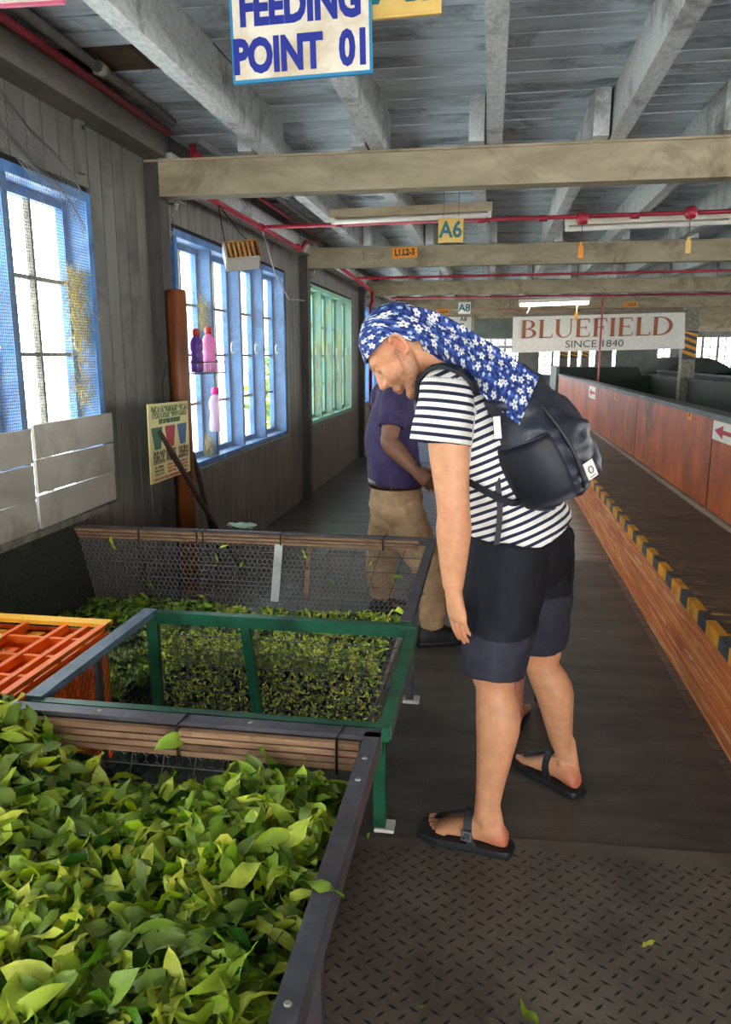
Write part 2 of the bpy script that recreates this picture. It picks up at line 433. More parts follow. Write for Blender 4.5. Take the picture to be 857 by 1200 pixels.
# wall posts: dark timber, with a steel angle beside and a bolted bracket under the beam
for k in range(-1, 8):
    py = P0 + BAY * k
    p = MB().bx(WX, WX + .085, py - .07, py + .06, 0, 2.66).obj('post', 'post', wl)
    MB().bx(WX + .0, WX + .05, py + .075, py + .135, 0, 2.45).obj('angle_post', 'greybar', wl)
    if k == 0:
        MB().lathe([(.058, 0), (.058, 1.93), (.05, 1.94)], (WX + .14, py - .02, 0), 14).obj('pipe_sleeve', 'rust_post', wl, True)
    if k < 3:
        MB().bx(WX + .05, WX + .058, py + .065, py + .145, 2.22, 2.455).bx(WX + .05, WX + .15, py + .065, py + .145, 2.447, 2.455).obj('bracket', 'greybar', wl)
        for z in (2.28, 2.38):
            MB().lathe([(.019, 0), (.019, .014), (.011, .016), (.011, .035)], (WX + .058, py + .105, z), 6, Matrix.Rotation(math.pi / 2, 3, 'Y')).obj('bolt', 'grey_pipe', wl)
        MB().lathe([(.019, 0), (.019, -.014), (.011, -.016), (.011, -.035)], (WX + .115, py + .105, 2.447), 6).obj('bolt', 'grey_pipe', wl)
# wall plate under the ceiling
MB().bx(WX, WX + .14, YB, P0 - .07, 2.66, 2.80).obj('wall_plate', 'plate', wl)
for k in range(0, 7):
    MB().bx(WX, WX + .12, P0 + .06 + BAY * k, P0 - .07 + BAY * (k + 1), 2.58, 2.72).obj('wall_plate', 'joist', wl)

# ---- windows
def window(n, y0, y1, full=True, screen=True, mcol='blue', xg=WX - .115):
    r = root('window_%d' % n, (WX - .06, (y0 + y1) / 2, ZS), kind='structure')
    f = MB(); t = .045; a0, a1 = WX - .15, WX + .012
    f.bx(a0, a1, y0, y1, ZH - t, ZH); f.bx(a0, a1, y0, y0 + t, ZS, ZH - t); f.bx(a0, a1, y1 - t, y1, ZS, ZH - t); f.bx(a0, a1, y0, y1, ZS, ZS + t * .8)
    nc = 4; cw = (y1 - y0 - 2 * t) / nc
    f.obj('frame', mcol, r)
    MB().bx(WX - .15, WX + .045, y0 - .03, y1 + .03, ZS - .03, ZS).obj('sill', 'greybar', r)
    for i in range(1, nc):
        ym = y0 + t + cw * i
        MB().bx(WX - .15, WX - .004, ym - .022, ym + .022, ZS + t * .8, ZH - t).obj('mullion', mcol, r)
    if not full:
        g = MB()
        for i in range(nc * 2):
            ym = y0 + t + cw * (i + .5) / 2 * 1.0
            g.bx(xg - .01, xg + .01, y0 + t + cw / 2 * i - .008, y0 + t + cw / 2 * i + .008, ZS, ZH)
        for j in range(1, 4): g.bx(xg - .01, xg + .01, y0, y1, ZS + (ZH - ZS) * j / 4 - .01, ZS + (ZH - ZS) * j / 4 + .01)
        g.obj('glazing_bars', 'greybar', r)
        return r
    for i in range(nc):
        ca, cb = y0 + t + cw * i + (.022 if i else 0), y0 + t + cw * (i + 1) - (.022 if i < nc - 1 else 0)
        za, zb = ZS + t * .8, ZH - t; st = .04
        c = MB(); c.bx(xg - .02, xg + .02, ca, ca + st, za, zb).bx(xg - .02, xg + .02, cb - st, cb, za, zb).bx(xg - .02, xg + .02, ca + st, cb - st, zb - st, zb).bx(xg - .02, xg + .02, ca + st, cb - st, za, za + st)
        co = c.obj('casement', mcol if i % 2 else 'blue' if mcol == 'blue' else mcol, r)
        ia, ib, ja, jb = ca + st, cb - st, za + st, zb - st; mb = .018
        ymid = (ia + ib) / 2
        MB().bx(xg - .014, xg + .014, ymid - mb / 2, ymid + mb / 2, ja, jb).obj('muntin', 'greybar', co)
        rows = 4; rh = (jb - ja) / rows
        for q in range(1, rows):
            for sa, sb in ((ia, ymid - mb / 2), (ymid + mb / 2, ib)):
                MB().bx(xg - .013, xg + .013, sa, sb, ja + rh * q - mb / 2, ja + rh * q + mb / 2).obj('muntin', 'greybar', co)
        for q in range(rows):
            for sa, sb in ((ia, ymid - mb / 2), (ymid + mb / 2, ib)):
                MB().bx(xg - .002, xg + .002, sa, sb, ja + rh * q + (mb / 2 if q else 0), ja + rh * (q + 1) - (mb / 2 if q < rows - 1 else 0)).obj('pane', 'glass', co)
        pts = [(WX - .03, cb - .03, 1.62 + .045 * math.sin(a)) if False else (WX - .05, cb - .055 + .04 * math.cos(a), 1.62 + .045 * math.sin(a)) for a in [math.radians(40 + 28 * u) for u in range(11)]]
        MB().path(pts, .006, 5).obj('catch', 'white_plastic', co)
    if screen:
        s = MB(); pt = .0135; xs = WX + .006; hw = .0007
        u = y0 + .01
        while u < y1 - .01:
            s.bx(xs - hw, xs + hw, u - hw, u + hw, ZS + .02, ZH - .01); u += pt
        u = ZS + .02
        while u < ZH - .01:
            s.bx(xs - hw, xs + hw, y0 + .01, y1 - .01, u - hw, u + hw); u += pt
        s.obj('insect_screen', 'screen', r, kind='stuff')
    return r
win = {}
for i, (a, b) in enumerate(WINS):
    n = i
    if i == 0: window(10, a, b, full=False)
    else: win[i] = window(i, a, b, full=i <= 4, screen=i <= 3, mcol='teal' if i == 3 else 'blue')

# straw tucked behind the screen of the near window, and a little in the next
def straw(y0, y1, z0, z1, n, seed, parent):
    rr = random.Random(seed); m = MB()
    for i in range(n):
        c = Vector((WX - .025 + rr.uniform(-.03, .02), rr.gauss((y0 + y1) / 2, (y1 - y0) / 4), rr.uniform(z0, z1)))
        d = Vector((rr.uniform(-.2, .2), rr.uniform(-.6, .6), rr.uniform(-1, 1))).normalized() * rr.uniform(.03, .08)
        m.path([c - d, c + Vector((rr.uniform(-.012, .012), rr.uniform(-.02, .02), 0)), c + d], .0013, 3)
    return m.obj('straw', 'straw', parent, kind='stuff')
straw(3.50, 3.70, 1.3, 1.98, 200, 3, win[1]); straw(3.52, 3.70, 1.62, 1.95, 170, 4, win[1])
straw(5.26, 5.38, 1.75, 1.95, 120, 5, win[2]); straw(5.26, 5.36, .85, .95, 80, 6, win[2])
for k in range(4): straw(8.9 + .66 * k, 9.05 + .66 * k, .95, 1.7, 120, 20 + k, win[3])

# loose strip of netting hanging over the head of the near window
net = MB(); rr = random.Random(2)
def npos(u, v): return Vector((WX + .06 + .02 * math.sin(v * 3) + .012 * math.sin(u * 9), 2.9 + u * .62, 2.62 - .28 * u - .07 * v - .02 * math.sin(u * 7)))
for i in range(41): net.path([npos(i / 40, q / 6 * 3) for q in range(7)], .0012, 3)
for j in range(16): net.path([npos(q / 24, j / 15 * 3) for q in range(25)], .0012, 3)
tag(net.obj('torn_netting', 'screen'), 'torn strip of wire netting sagging over the head of the near window', 'netting')

# white boards nailed over the lower panes of the near window
def boarding(y0, y1, z0, z1, label, tilt):
    r = root('window_boarding', (WX + .03, (y0 + y1) / 2, z0), label, 'boards')
    h = (z1 - z0) / 3
    for q in range(3):
        m = MB().obx((WX + .024 + .003 * q, (y0 + y1) / 2, z0 + h * (q + .5)), (.014, y1 - y0 - .008, h - .007), Matrix.Rotation(math.radians(tilt + [.5, -.35, .2][q]), 3, 'X'))
        cobj(m, 'board', 'white_board', r)
boarding(3.035, 3.75, .79, 1.262, 'three white boards nailed over the far casement of the near window', .2)
boarding(2.3, 3.02, .775, 1.245, 'three white boards nailed over the window bottom, farther from the post than their twin', -.2)

# ---- ceiling
ce = MB().bx(WX - .15, XR, YB, YF, CZ + .02, CZ + .08).obj('ceiling', 'wall_back', kind='structure')
cw_ = .15; me = MB().bx(WX, 9.0, -cw_ / 2 + .006, cw_ / 2 - .006, CZ, CZ + .02).mesh('ceiling_plank', 'ceil_plank')
y = 1.4
while y < 19:
    if not (3.45 < y < 3.7): inst(me, 'plank', (0, y, R.uniform(-.002, .002)), ce)
    else:
        inst(MB().bx(-1.24, 9, -cw_ / 2 + .003, cw_ / 2 - .003, CZ, CZ + .02).mesh('ceiling_plank', 'ceil_plank'), 'plank', (0, y, 0), ce)
    y += cw_
for i in range(4):
    MB().bx(WX + .02 + .19 * i, WX + .205 + .19 * i, 3.46, 3.70, CZ - .002, CZ + .018).obj('patch_board', 'deck', ce)
MB().bx(WX, 9, 19, YF, CZ, CZ + .019).bx(9.0, XR, YB, YF, CZ, CZ + .019).bx(WX, 9, YB, 1.3, CZ, CZ + .019).obj('boarding', 'ceil_plank', ce)
for k in range(-2, 8):
    yb = P0 + BAY * k; z0, z1 = 2.455, 2.64
    x0 = WX + .005 if k < 2 else WX + .12
    MB().bx(x0, XR, yb - .06, yb + .06, z0, z1).obj('beam', 'beam', ce)
    MB().bx(x0, XR, yb - .075, yb + .075, z1, z1 + .012).obj('packing_strip', 'beam', ce)
JX = [-1.27 + .628 * i for i in range(17)]
for k in range(-2, 7):
    ya, yb = P0 + BAY * k - .16, P0 + BAY * (k + 1) + .16; off = -.095 if k % 2 == 0 else 0
    for i, x in enumerate(JX):
        if k > 2 and i > 12: continue
        MB().bx(x + off - .04, x + off + .04, ya, yb, 2.652, CZ).obj('joist', 'joist', ce)

# ---- far end wall and the hall's right wall
fw = MB(); fx = [(-1.2, 1.2), (2.0, 4.4), (5.0, 7.4), (8.0, 10.4)]
fw.bx(WX, XR, YF, YF + .12, -.03, ZS).bx(WX, XR, YF, YF + .12, ZH, CZ + .05)
prev = WX
for a, b in fx: fw.bx(prev, a, YF, YF + .12, ZS, ZH); prev = b
fw.bx(prev, XR, YF, YF + .12, ZS, ZH)
fw.obj('wall_far', 'wall_paint', kind='structure')
for i, (a, b) in enumerate(fx):
    r = root('window_%d' % (20 + i), ((a + b) / 2, YF + .05, ZS), kind='structure'); g = MB(); gp = 8
    for q in range(gp + 1):
        x = a + (b - a) * q / gp; wd = .05 if q % 2 == 0 else .02
        g.bx(x - wd, x + wd, YF + .02, YF + .08, ZS, ZH)
    for q in range(5): g.bx(a, b, YF + .03, YF + .07, ZS + (ZH - ZS) * q / 4 - .02, ZS + (ZH - ZS) * q / 4 + .02)
    g.obj('frame', 'greybar', r)
    MB().bx(a, b, YF + .045, YF + .05, ZS, ZH).obj('pane', 'glass', r)
rw = MB().bx(XR, XR + .12, YB, YF, -.03, ZS).bx(XR, XR + .12, YB, YF, ZH, CZ + .05)
prev = YB
for a, b in WINS: rw.bx(XR, XR + .12, prev, a, ZS, ZH); prev = b
rw.bx(XR, XR + .12, prev, YF, ZS, ZH)
rw.obj('wall_right', 'wall_paint', kind='structure')

# unseen wall behind the camera: opening added to light the hall, windows farther right
wb = MB(); bxs = [(-.9, 3.0, 0), (4.0, 7.0, ZS), (8.0, 11.0, ZS)]
wb.bx(WX, XR, YB - .12, YB, ZH, CZ + .05); prev = WX
for a, b, zs in bxs:
    wb.bx(prev, a, YB - .12, YB, -.03, ZH); prev = b
    if zs: wb.bx(a, b, YB - .12, YB, -.03, zs)
wb.bx(prev, XR, YB - .12, YB, -.03, ZH)
wb.obj('wall_back', 'wall_paint', kind='structure')

# ================================================================ RIGHT SIDE: raised walkway and big trough
DX, DZ = .975, .42; TX = 1.62
wk = root('raised_walkway', (1.3, 5, 0), 'low raised plank walkway with orange scraped kerb and hazard striped edge', 'walkway')
MB().bx(DX, DX + .03, 1.2, 19, 0, DZ - .062).obj('kerb_board', 'riser', wk)
MB().bx(DX + .03, TX, 1.2, 19, DZ - .09, DZ - .03).obj('bearer', 'stick', wk)
yy = 1.2; i = 0
while yy < 12:
    L = .19 if i % 2 == 0 else .135
    m = MB().bx(DX - .006, DX + .034, yy + .002, yy + L - .002, DZ - .06, DZ + .003)
    cobj(m, 'hazard_block', 'yellow' if i % 2 == 0 else 'hblack', wk); yy += L; i += 1
MB().bx(DX - .004, DX + .034, yy, 19, DZ - .06, DZ + .003).obj('edge_strip', 'hblack', wk)
dw = .118; me = MB().bx(DX + .035, TX - .03, -dw / 2 + .003, dw / 2 - .003, DZ - .03, DZ).mesh('deck_plank', 'deck_edge')
y = 1.26
while y < 18.9:
    inst(me, 'plank', (0, y, R.uniform(-.006, 0)), wk); y += dw
MB().bx(TX - .035, TX - .004, 1.2, 18.9, DZ - .03, DZ + .035).obj('skirting', 'trim_wood', wk)

PT = 1.115
bt = root('withering_trough', (2.7, 10, 0), 'long withering trough with red-brown plywood side panels and grey top rail', 'trough')
joints = [0.1, 2.95, 5.86, 8.78, 11.9, 15.25, 18.75]
for a, b in zip(joints, joints[1:]):
    cobj(MB().bx(TX, TX + .02, a + .013, b - .013, DZ - .02, PT - .01), 'side_panel', 'panel', bt)
    MB().bx(TX + .005, TX + .04, b - .03, b + .03, 0, PT - .01).obj('stud', 'tread', bt)
MB().bx(TX - .02, TX + .13, .1, 18.76, PT - .005, PT + .035).obj('top_rail', 'grey_rail', bt)
MB().bx(3.7, 3.74, .1, 18.76, .3, PT).obj('inner_wall', 'tarp', bt)
MB().bx(3.66, 3.78, .1, 18.76, PT, PT + .04).obj('top_rail', 'tarp', bt)
MB().bx(TX + .04, 3.7, .1, 18.75, .5, .55).obj('trough_bed', 'tarp', bt)
MB().bx(TX, 3.74, 18.72, 18.76, .3, PT).obj('end_wall', 'tarp', bt)
# sheet-covered machine behind the trough's end
cov = MB().prism([(1.75, 0), (4.3, 0), (3.75, 1.28), (1.75, 1.28)], (0, 20.6, 0), (1, 0, 0), (0, 0, 1), .06)
r = root('fan_housing', (3, 20.5, 0), 'dark green slant-sided fan housing behind the end of the red-brown trough', 'machine')
cov.obj('front_sheet', 'tarp', r); MB().bx(1.7, 1.78, 20.5, 22.5, 0, 1.3).obj('corner_post', 'grey_screen', r); MB().prism([(1.75, 0), (4.3, 0), (3.75, 1.28), (1.75, 1.28)], (0, 22.5, 0), (1, 0, 0), (0, 0, 1), 1.84).obj('body', 'tarp', r)
tag(MB().bx(3.75, 4.9, 24.0, 24.05, 0, 1.85).bx(3.7, 3.78, 23.95, 24.06, 0, 1.9).obj('partition_sheet', 'grey_screen'), 'plain grey-green standing sheet beneath the white banner', 'partition')
# further troughs across the hall
def trough2(x0, x1, y0, y1, label, mat, arch):
    r = root('withering_trough', ((x0 + x1) / 2, (y0 + y1) / 2, 0), label, 'trough')
    MB().bx(x0, x0 + .04, y0, y1, 0, PT).bx(x1 - .04, x1, y0, y1, 0, PT).bx(x0, x1, y0, y0 + .04, 0, PT).bx(x0, x1, y1 - .04, y1, 0, PT).obj('side_wall', mat, r)
    MB().bx(x0 - .03, x0 + .09, y0 - .03, y1, PT, PT + .04).bx(x1 - .09, x1 + .03, y0 - .03, y1, PT, PT + .04).obj('top_rail', 'grey_rail', r)
    MB().bx(x0, x1, y0, y1, .5, .55).obj('trough_bed', 'tarp', r)
    if arch:
        n = 12; prof = [(x0 + (x1 - x0) * q / n, PT + arch * math.sin(math.pi * q / n)) for q in range(n + 1)]
        MB().prism([(x0, PT - .05)] + prof + [(x1, PT - .05)], (0, y1 - 5.5, 0), (1, 0, 0), (0, 0, 1), -5).obj('cover', 'tarp', r)
    return r
trough2(5.0, 7.0, 6, 29, 'long dark trough with arched cover across the next aisle', 'tarp', .42)
trough2(8.4, 10.6, 6, 29, 'long dark green trough out by the far row of windows', 'tarp', .3)

# hazard-banded pillar and the far ones
def pillar(x, y, w_, label):
    r = root('pillar', (x, y, 0), label, 'pillar')
    MB().bx(x - w_ / 2, x + w_ / 2, y - w_ / 2, y + w_ / 2, 0, 2.455).obj('shaft', 'greybar', r)
    b = MB().bx(x - w_ / 2 - .006, x + w_ / 2 + .006, y - w_ / 2 - .006, y + w_ / 2 + .006, 1.5, 2.02).obj('hazard_band', 'hblack', r)
    n = 4
    for q in range(n):
        z = 1.53 + .125 * q; ww = w_ / 2 + .006
        MB().prism([(-ww, z + .09), (ww, z - .0 if q else z), (ww, z + .06), (-ww, min(z + .15, 2.018))], (x, y - ww - .004, 0), (1, 0, 0), (0, 0, 1), .006).obj('stripe', 'yellow', b)
    return r
pillar(3.68, 15.4, .24, 'grey pillar with black and yellow band beside the white banner')
for q, (px, yy) in enumerate([(660, 29), (672, 30.5), (685, 32)]):
    p = aty(px, 430, yy); pillar(p.x, yy, .26, ['thin far pillar with hazard band seen under the banner, first of three', 'thin far pillar with hazard band seen under the banner, middle of three', 'thin far pillar with hazard band seen under the banner, last of three'][q])

# arrow signs and number tags on the trough panels
def arrow(y0, y1, z0, z1, label):
    r = root('arrow_sign', (TX - .005, (y0 + y1) / 2, z0), label, 'sign')
    MB().bx(TX - .006, TX - .001, y0, y1, z0, z1).obj('plate', 'white_card', r)
    L = y1 - y0; h = z1 - z0; zc = (z0 + z1) / 2
    poly = [(.08, 0), (.42, .34), (.42, .11), (.93, .11), (.93, -.11), (.42, -.11), (.42, -.34)]
    MB().prism([(-(a * L), b * h) for a, b in poly], (TX - .0065, y1, zc), (0, 1, 0), (0, 0, 1), -.0015).obj('arrow', 'ink_red', r)
arrow(5.25, 5.84, .965, 1.10, 'large white sign with red arrow at the near end of the red-brown panels')
arrow(12.2, 12.95, .90, 1.085, 'white sign with red arrow on the farther red-brown panel')
def ntag(y, z, txt, label, s=1):
    r = root('number_tag', (TX - .004, y, z), label, 'tag')
    MB().bx(TX - .005, TX - .001, y - .07 * s, y + .07 * s, z - .045, z + .04).obj('plate', 'tag_orange', r)
    lettering(txt, .06, (TX - .007, y, z), (0, -1, 0), (0, 0, 1), 'ink_black', r)
ntag(6.52, 1.09, '3T', 'small yellow number tag on the panel next to the large arrow')
ntag(10.3, 1.05, '2', 'small yellow number tag between the two arrow signs')

# ================================================================ LEAF TROUGHS
def hexmesh(m, p00, p10, p11, p01, cell=.023, r=.0011):
    p00, p10, p11, p01 = map(Vector, (p00, p10, p11, p01))
    LU = ((p10 - p00).length + (p11 - p01).length) / 2; LV = ((p01 - p00).length + (p11 - p10).length) / 2
    nu = max(2, int(LU / cell * 2)); nv = max(2, int(LV / (cell * .9)))
    def P(u, v): return p00.lerp(p10, u).lerp(p01.lerp(p11, u), v)
    def pt(i, j):
        up = (i + j) % 2
        return P(min(max(i / nu, 0), 1), min(max((j + (.22 if up else -.22)) / nv, 0), 1))
    def seg(a, b):
        if (b - a).length < 1e-5: return
        u, v, d = frame_of(b - a); vs = [c + (u * math.cos(t_) + v * math.sin(t_)) * r for c in (a, b) for t_ in (0, 2.094, 4.189)]
        m.add(vs, [(0, 1, 4, 3), (1, 2, 5, 4), (2, 0, 3, 5)])
    for j in range(nv + 1):
        for i in range(nu):
            seg(pt(i, j), pt(i + 1, j))
        for i in range(nu + 1):
            if (i + j) % 2 and j < nv: seg(pt(i, j), pt(i, j + 1))
    return m
def gridmesh(m, p00, p10, p11, p01, du=.075, dv=.05, r=.0016, wob=.0):
    p00, p10, p11, p01 = map(Vector, (p00, p10, p11, p01))
    LU = (p10 - p00).length; LV = (p01 - p00).length
    nu, nv = max(1, round(LU / du)), max(1, round(LV / dv))
    for i in range(nu + 1):
        u = i / nu; m.tube(p00.lerp(p10, u), p01.lerp(p11, u), r, 4)
    for j in range(nv + 1):
        v = j / nv; m.tube(p00.lerp(p01, v), p10.lerp(p11, v), r, 4)
    return m

RZ, BZ = .75, .395
# --- far trough (dark, wooden slats on its far rail)
t3 = root('leaf_trough', (-1.1, 2.75, 0), 'farthest wire leaf trough with slatted far rail and netted end at the wall', 'trough')
yn, yf = 2.20, 3.30; xl, xr_ = -1.955, -.215
MB().bx(xl, xr_, yf - .012, yf + .012, RZ - .03, RZ + .004).obj('rail', 'iron', t3)
for q in range(3):
    segs = [(-1.95, -1.62), (-1.615, -1.33), (-1.325, -.93), (-.925, -.29)]
    for a, b in segs: cobj(MB().bx(a, b, yf - .030 + .002 * q, yf - .014, RZ - .018 - .0165 * q, RZ - .006 - .0165 * q), 'slat', 'slat', t3)
for x in (-1.62, -1.33, -1.3, -.925, -.45): MB().path([(x, yf - .033, RZ - .055), (x, yf - .034, RZ + .003), (x + .006, yf + .014, RZ + .006), (x + .003, yf + .015, RZ - .05)], .003, 4).obj('tie_wire', 'black', t3)
MB().bar((xr_ - .015, yn, RZ - .01), (xr_ - .015, yf, RZ - .01), .035, .03, (1, 0, 0)).obj('rail', 'iron', t3)
MB().bar((xl + .15, yf - .1, BZ), (xr_ - .13, yf - .1, BZ), .03, .03).obj('bottom_bar', 'blue_iron', t3)
MB().bar((xr_ - .135, yn, BZ), (xr_ - .135, yf - .1, BZ), .03, .03).obj('bottom_bar', 'iron', t3)
m = MB(); hexmesh(m, (xl + .13, yf - .1, BZ), (xr_ - .13, yf - .1, BZ), (xr_ - .01, yf - .016, RZ - .02), (xl, yf - .016, RZ - .02)); m.obj('hexagon_wire', 'wire', t3, kind='stuff')
m = MB(); gridmesh(m, (xl + .13, yf - .096, BZ), (xr_ - .13, yf - .096, BZ), (xr_ - .01, yf - .012, RZ - .02), (xl, yf - .012, RZ - .02), .1, .07, .0018); m.obj('support_wire', 'iron', t3, kind='stuff')
m = MB(); hexmesh(m, (xr_ - .135, yn, BZ), (xr_ - .135, yf - .1, BZ), (xr_ - .015, yf, RZ - .02), (xr_ - .015, yn, RZ - .02)); m.obj('hexagon_wire', 'wire', t3, kind='stuff')
MB().add([(xl, yn, RZ + .01), (xl, yf, RZ + .01), (xl + .14, yf - .1, BZ), (xl + .14, yn, BZ), (xl - .01, yn, RZ + .01), (xl - .01, yf, RZ + .01), (xl + .13, yf - .1, BZ), (xl + .13, yn, BZ)],
         [(0, 3, 2, 1), (4, 5, 6, 7), (0, 1, 5, 4), (2, 3, 7, 6), (0, 4, 7, 3), (1, 2, 6, 5)]).obj('netted_end', 'dark_sheet', t3)
MB().bx(xl + .13, xr_ - .13, yn, yf - .1, BZ - .02, BZ - .012).obj('tray', 'dark_sheet', t3)
for x, y in ((xr_ - .1, yf - .09), (xl + .2, yf - .09), (xl + .2, yn + .09)):
    MB().bx(x - .018, x + .018, y - .018, y + .018, .0055, BZ).obj('leg', 'iron', t3)
    MB().bx(x - .03, x + .045, y - .03, y + .03, 0.0055, .02).obj('foot_pad', 'white_plastic', t3)
p, q_ = aty(327, 638, yf - .03), aty(322, 705, yf - .11)
MB().bar(p, q_, .038, .006, (1, 0, 0)).obj('white_lath', 'white_lath', t3)
p, q_ = aty(363, 640, yf + .012), aty(359, 700, yf - .085)
MB().bar(p, q_, .022, .012, (1, 0, 0)).obj('lath', 'slat', t3)

# --- middle trough (green frame, empty)
t2 = root('leaf_trough', (-.63, 1.87, 0), 'empty middle leaf trough with dark green angle-iron frame', 'trough')
gy0, gy1, gx0, gx1 = 1.535, 2.175, -1.055, -.195
MB().bx(gx0, gx1, gy1 - .016, gy1 + .016, RZ - .035, RZ + .002).obj('rail', 'green_iron', t2)
MB().bar((gx0, gy0, RZ - .005), (gx0, gy1 + .01, RZ - .005), .042, .02, (1, 0, 0)).obj('rail', 'blue_iron', t2)
MB().bar((gx1 - .01, gy0, RZ - .02), (gx1 - .01, gy1, RZ - .02), .03, .03, (1, 0, 0)).obj('rail', 'green_iron', t2)
MB().bx(gx0, gx1, gy0 - .012, gy0 + .012, RZ - .035, RZ - .002).obj('rail', 'green_iron', t2)
MB().bx(gx0 + .0, gx1 - .1, gy1 - .02, gy1 + .012, BZ - .075, BZ + .012).obj('bottom_bar', 'green_iron', t2)
MB().bx(gx0 - .01, gx0 + .025, gy0, gy1, BZ - .06, BZ).obj('bottom_bar', 'green_iron', t2)
MB().bar((gx0 + .012, gy1 - .005, BZ), (gx0 + .012, gy1 - .005, RZ - .03), .034, .024, (1, 0, 0)).obj('upright', 'green_iron', t2)
MB().bar((-.70, gy1 - .005, BZ), (-.735, gy1 - .005, RZ - .03), .028, .024, (1, 0, 0)).obj('upright', 'green_iron', t2)
MB().bar((gx1 - .105, gy1 - .005, BZ), (gx1 - .015, gy1 - .005, RZ - .03), .03, .024, (1, 0, 0)).obj('upright', 'green_iron', t2)
MB().bar((gx0 + .004, 1.83, BZ), (gx0 + .004, 1.83, RZ - .02), .012, .024, (1, 0, 0)).obj('upright', 'iron', t2)
m = MB(); gridmesh(m, (gx0, gy1, BZ), (gx1 - .1, gy1, BZ), (gx1 - .01, gy1, RZ - .03), (gx0, gy1, RZ - .03), .11, .045, .0016); m.obj('welded_wire', 'iron', t2, kind='stuff')
m = MB(); hexmesh(m, (gx0, gy1 + .006, BZ), (gx1 - .1, gy1 + .006, BZ), (gx1 - .01, gy1 + .006, RZ - .03), (gx0, gy1 + .006, RZ - .03), .024); m.obj('hexagon_wire', 'iron', t2, kind='stuff')
m = MB(); hexmesh(m, (gx0, gy0, BZ), (gx0, gy1, BZ), (gx0, gy1, RZ - .02), (gx0, gy0, RZ - .02), .024, .0011); m.obj('hexagon_wire', 'iron', t2, kind='stuff')
m = MB(); hexmesh(m, (gx1 - .115, gy0, BZ), (gx1 - .115, gy1, BZ), (gx1 - .01, gy1, RZ - .02), (gx1 - .01, gy0, RZ - .02), .024, .0012); m.obj('hexagon_wire', 'wire', t2, kind='stuff')
MB().bx(gx0, gx1 - .115, gy0, gy1 - .01, BZ - .07, BZ - .06).obj('tray', 'dark_sheet', t2)
for x, y in ((gx1 - .12, gy1 + .07), (gx0 + .03, gy1 - .03), (gx0 + .03, gy0 + .03)):
    MB().bx(x - .02, x + .02, y - .02, y + .02, 0.0087, BZ - .02).obj('leg', 'green_iron', t2)
    MB().bx(x - .015, x + .05, y - .03, y + .03, 0.0085, .02).obj('foot_pad', 'white_plastic', t2)

# --- near trough heaped with leaves
t1 = root('leaf_trough', (-1.05, .6, 0), 'near leaf trough with black angle-iron rim heaped full of fresh green leaves', 'trough')
nx0, nx1, ny0, ny1 = -1.93, -.208, -.35, 1.49
MB().bx(nx0, nx1, ny1 - .02, ny1 + .016, RZ - .006, RZ + .004).bx(nx0, nx1, ny1 + .01, ny1 + .016, RZ - .04, RZ - .006).obj('rail', 'iron', t1)
MB().bx(nx1 - .034, nx1, ny0, ny1, RZ - .006, RZ + .004).bx(nx1 - .006, nx1, ny0, ny1, RZ - .045, RZ - .006).obj('rail', 'iron', t1)
MB().bx(nx0, nx0 + .034, ny0, ny1, RZ - .006, RZ + .004).obj('rail', 'iron', t1)
MB().bx(nx0, nx1, ny0, ny0 + .034, RZ - .006, RZ + .004).obj('rail', 'iron', t1)
for q in range(4):
    for a, b in ((-1.05, -.66), (-.655, -.30), (-.297, -.25)):
        cobj(MB().bx(a, b, ny1 - .036 + .002 * q, ny1 - .020, RZ - .022 - .0175 * q, RZ - .0095 - .0175 * q), 'slat', 'slat', t1)
for x in (-.658, -.298): MB().path([(x, ny1 - .04, RZ - .08), (x, ny1 - .038, RZ + .004), (x + .006, ny1 + .016, RZ + .007)], .003, 4).obj('tie_wire', 'black', t1)
for y in (1.38, 1.3, 1.0, .78): MB().lathe([(.006, 0), (.004, .002)], (nx1 - .017, y, RZ + .004), 8).obj('rivet', 'grey_pipe', t1)
for x in (-.86, -.5): MB().lathe([(.006, 0), (.004, .002)], (x, ny1, RZ + .004), 8).obj('rivet', 'grey_pipe', t1)
m = MB(); gridmesh(m, (nx0, ny1 - .01, BZ), (nx1 - .1, ny1 - .01, BZ), (nx1 - .02, ny1 - .01, RZ - .02), (nx0, ny1 - .01, RZ - .02), .075, .05, .0014); m.obj('welded_wire', 'wire', t1, kind='stuff')
m = MB(); hexmesh(m, (nx0, ny1 - .004, BZ), (nx1 - .1, ny1 - .004, BZ), (nx1 - .02, ny1 - .004, RZ - .02), (nx0, ny1 - .004, RZ - .02), .026); m.obj('hexagon_wire', 'iron', t1, kind='stuff')
MB().add([(nx1 - .004, ny0, RZ), (nx1 - .004, ny1, RZ), (nx1 - .11, ny1, BZ - .02), (nx1 - .11, ny0, BZ - .02), (nx1 - .012, ny0, RZ), (nx1 - .012, ny1, RZ), (nx1 - .118, ny1, BZ - .02), (nx1 - .118, ny0, BZ - .02)],
         [(0, 1, 2, 3), (4, 7, 6, 5), (0, 4, 5, 1), (1, 5, 6, 2), (2, 6, 7, 3), (3, 7, 4, 0)]).obj('side_sheet', 'dark_sheet', t1)
MB().bx(nx0 + .1, nx1 - .11, ny0, ny1, BZ - .03, BZ - .02).obj('tray', 'dark_sheet', t1)
for x, y in ((nx1 - .14, ny1 - .06), (nx1 - .14, ny0 + .06), (nx0 + .14, ny1 - .06), (nx0 + .14, ny0 + .06)):
    MB().bx(x - .018, x + .018, y - .018, y + .018, .0085, BZ - .03).obj('leg', 'iron', t1)

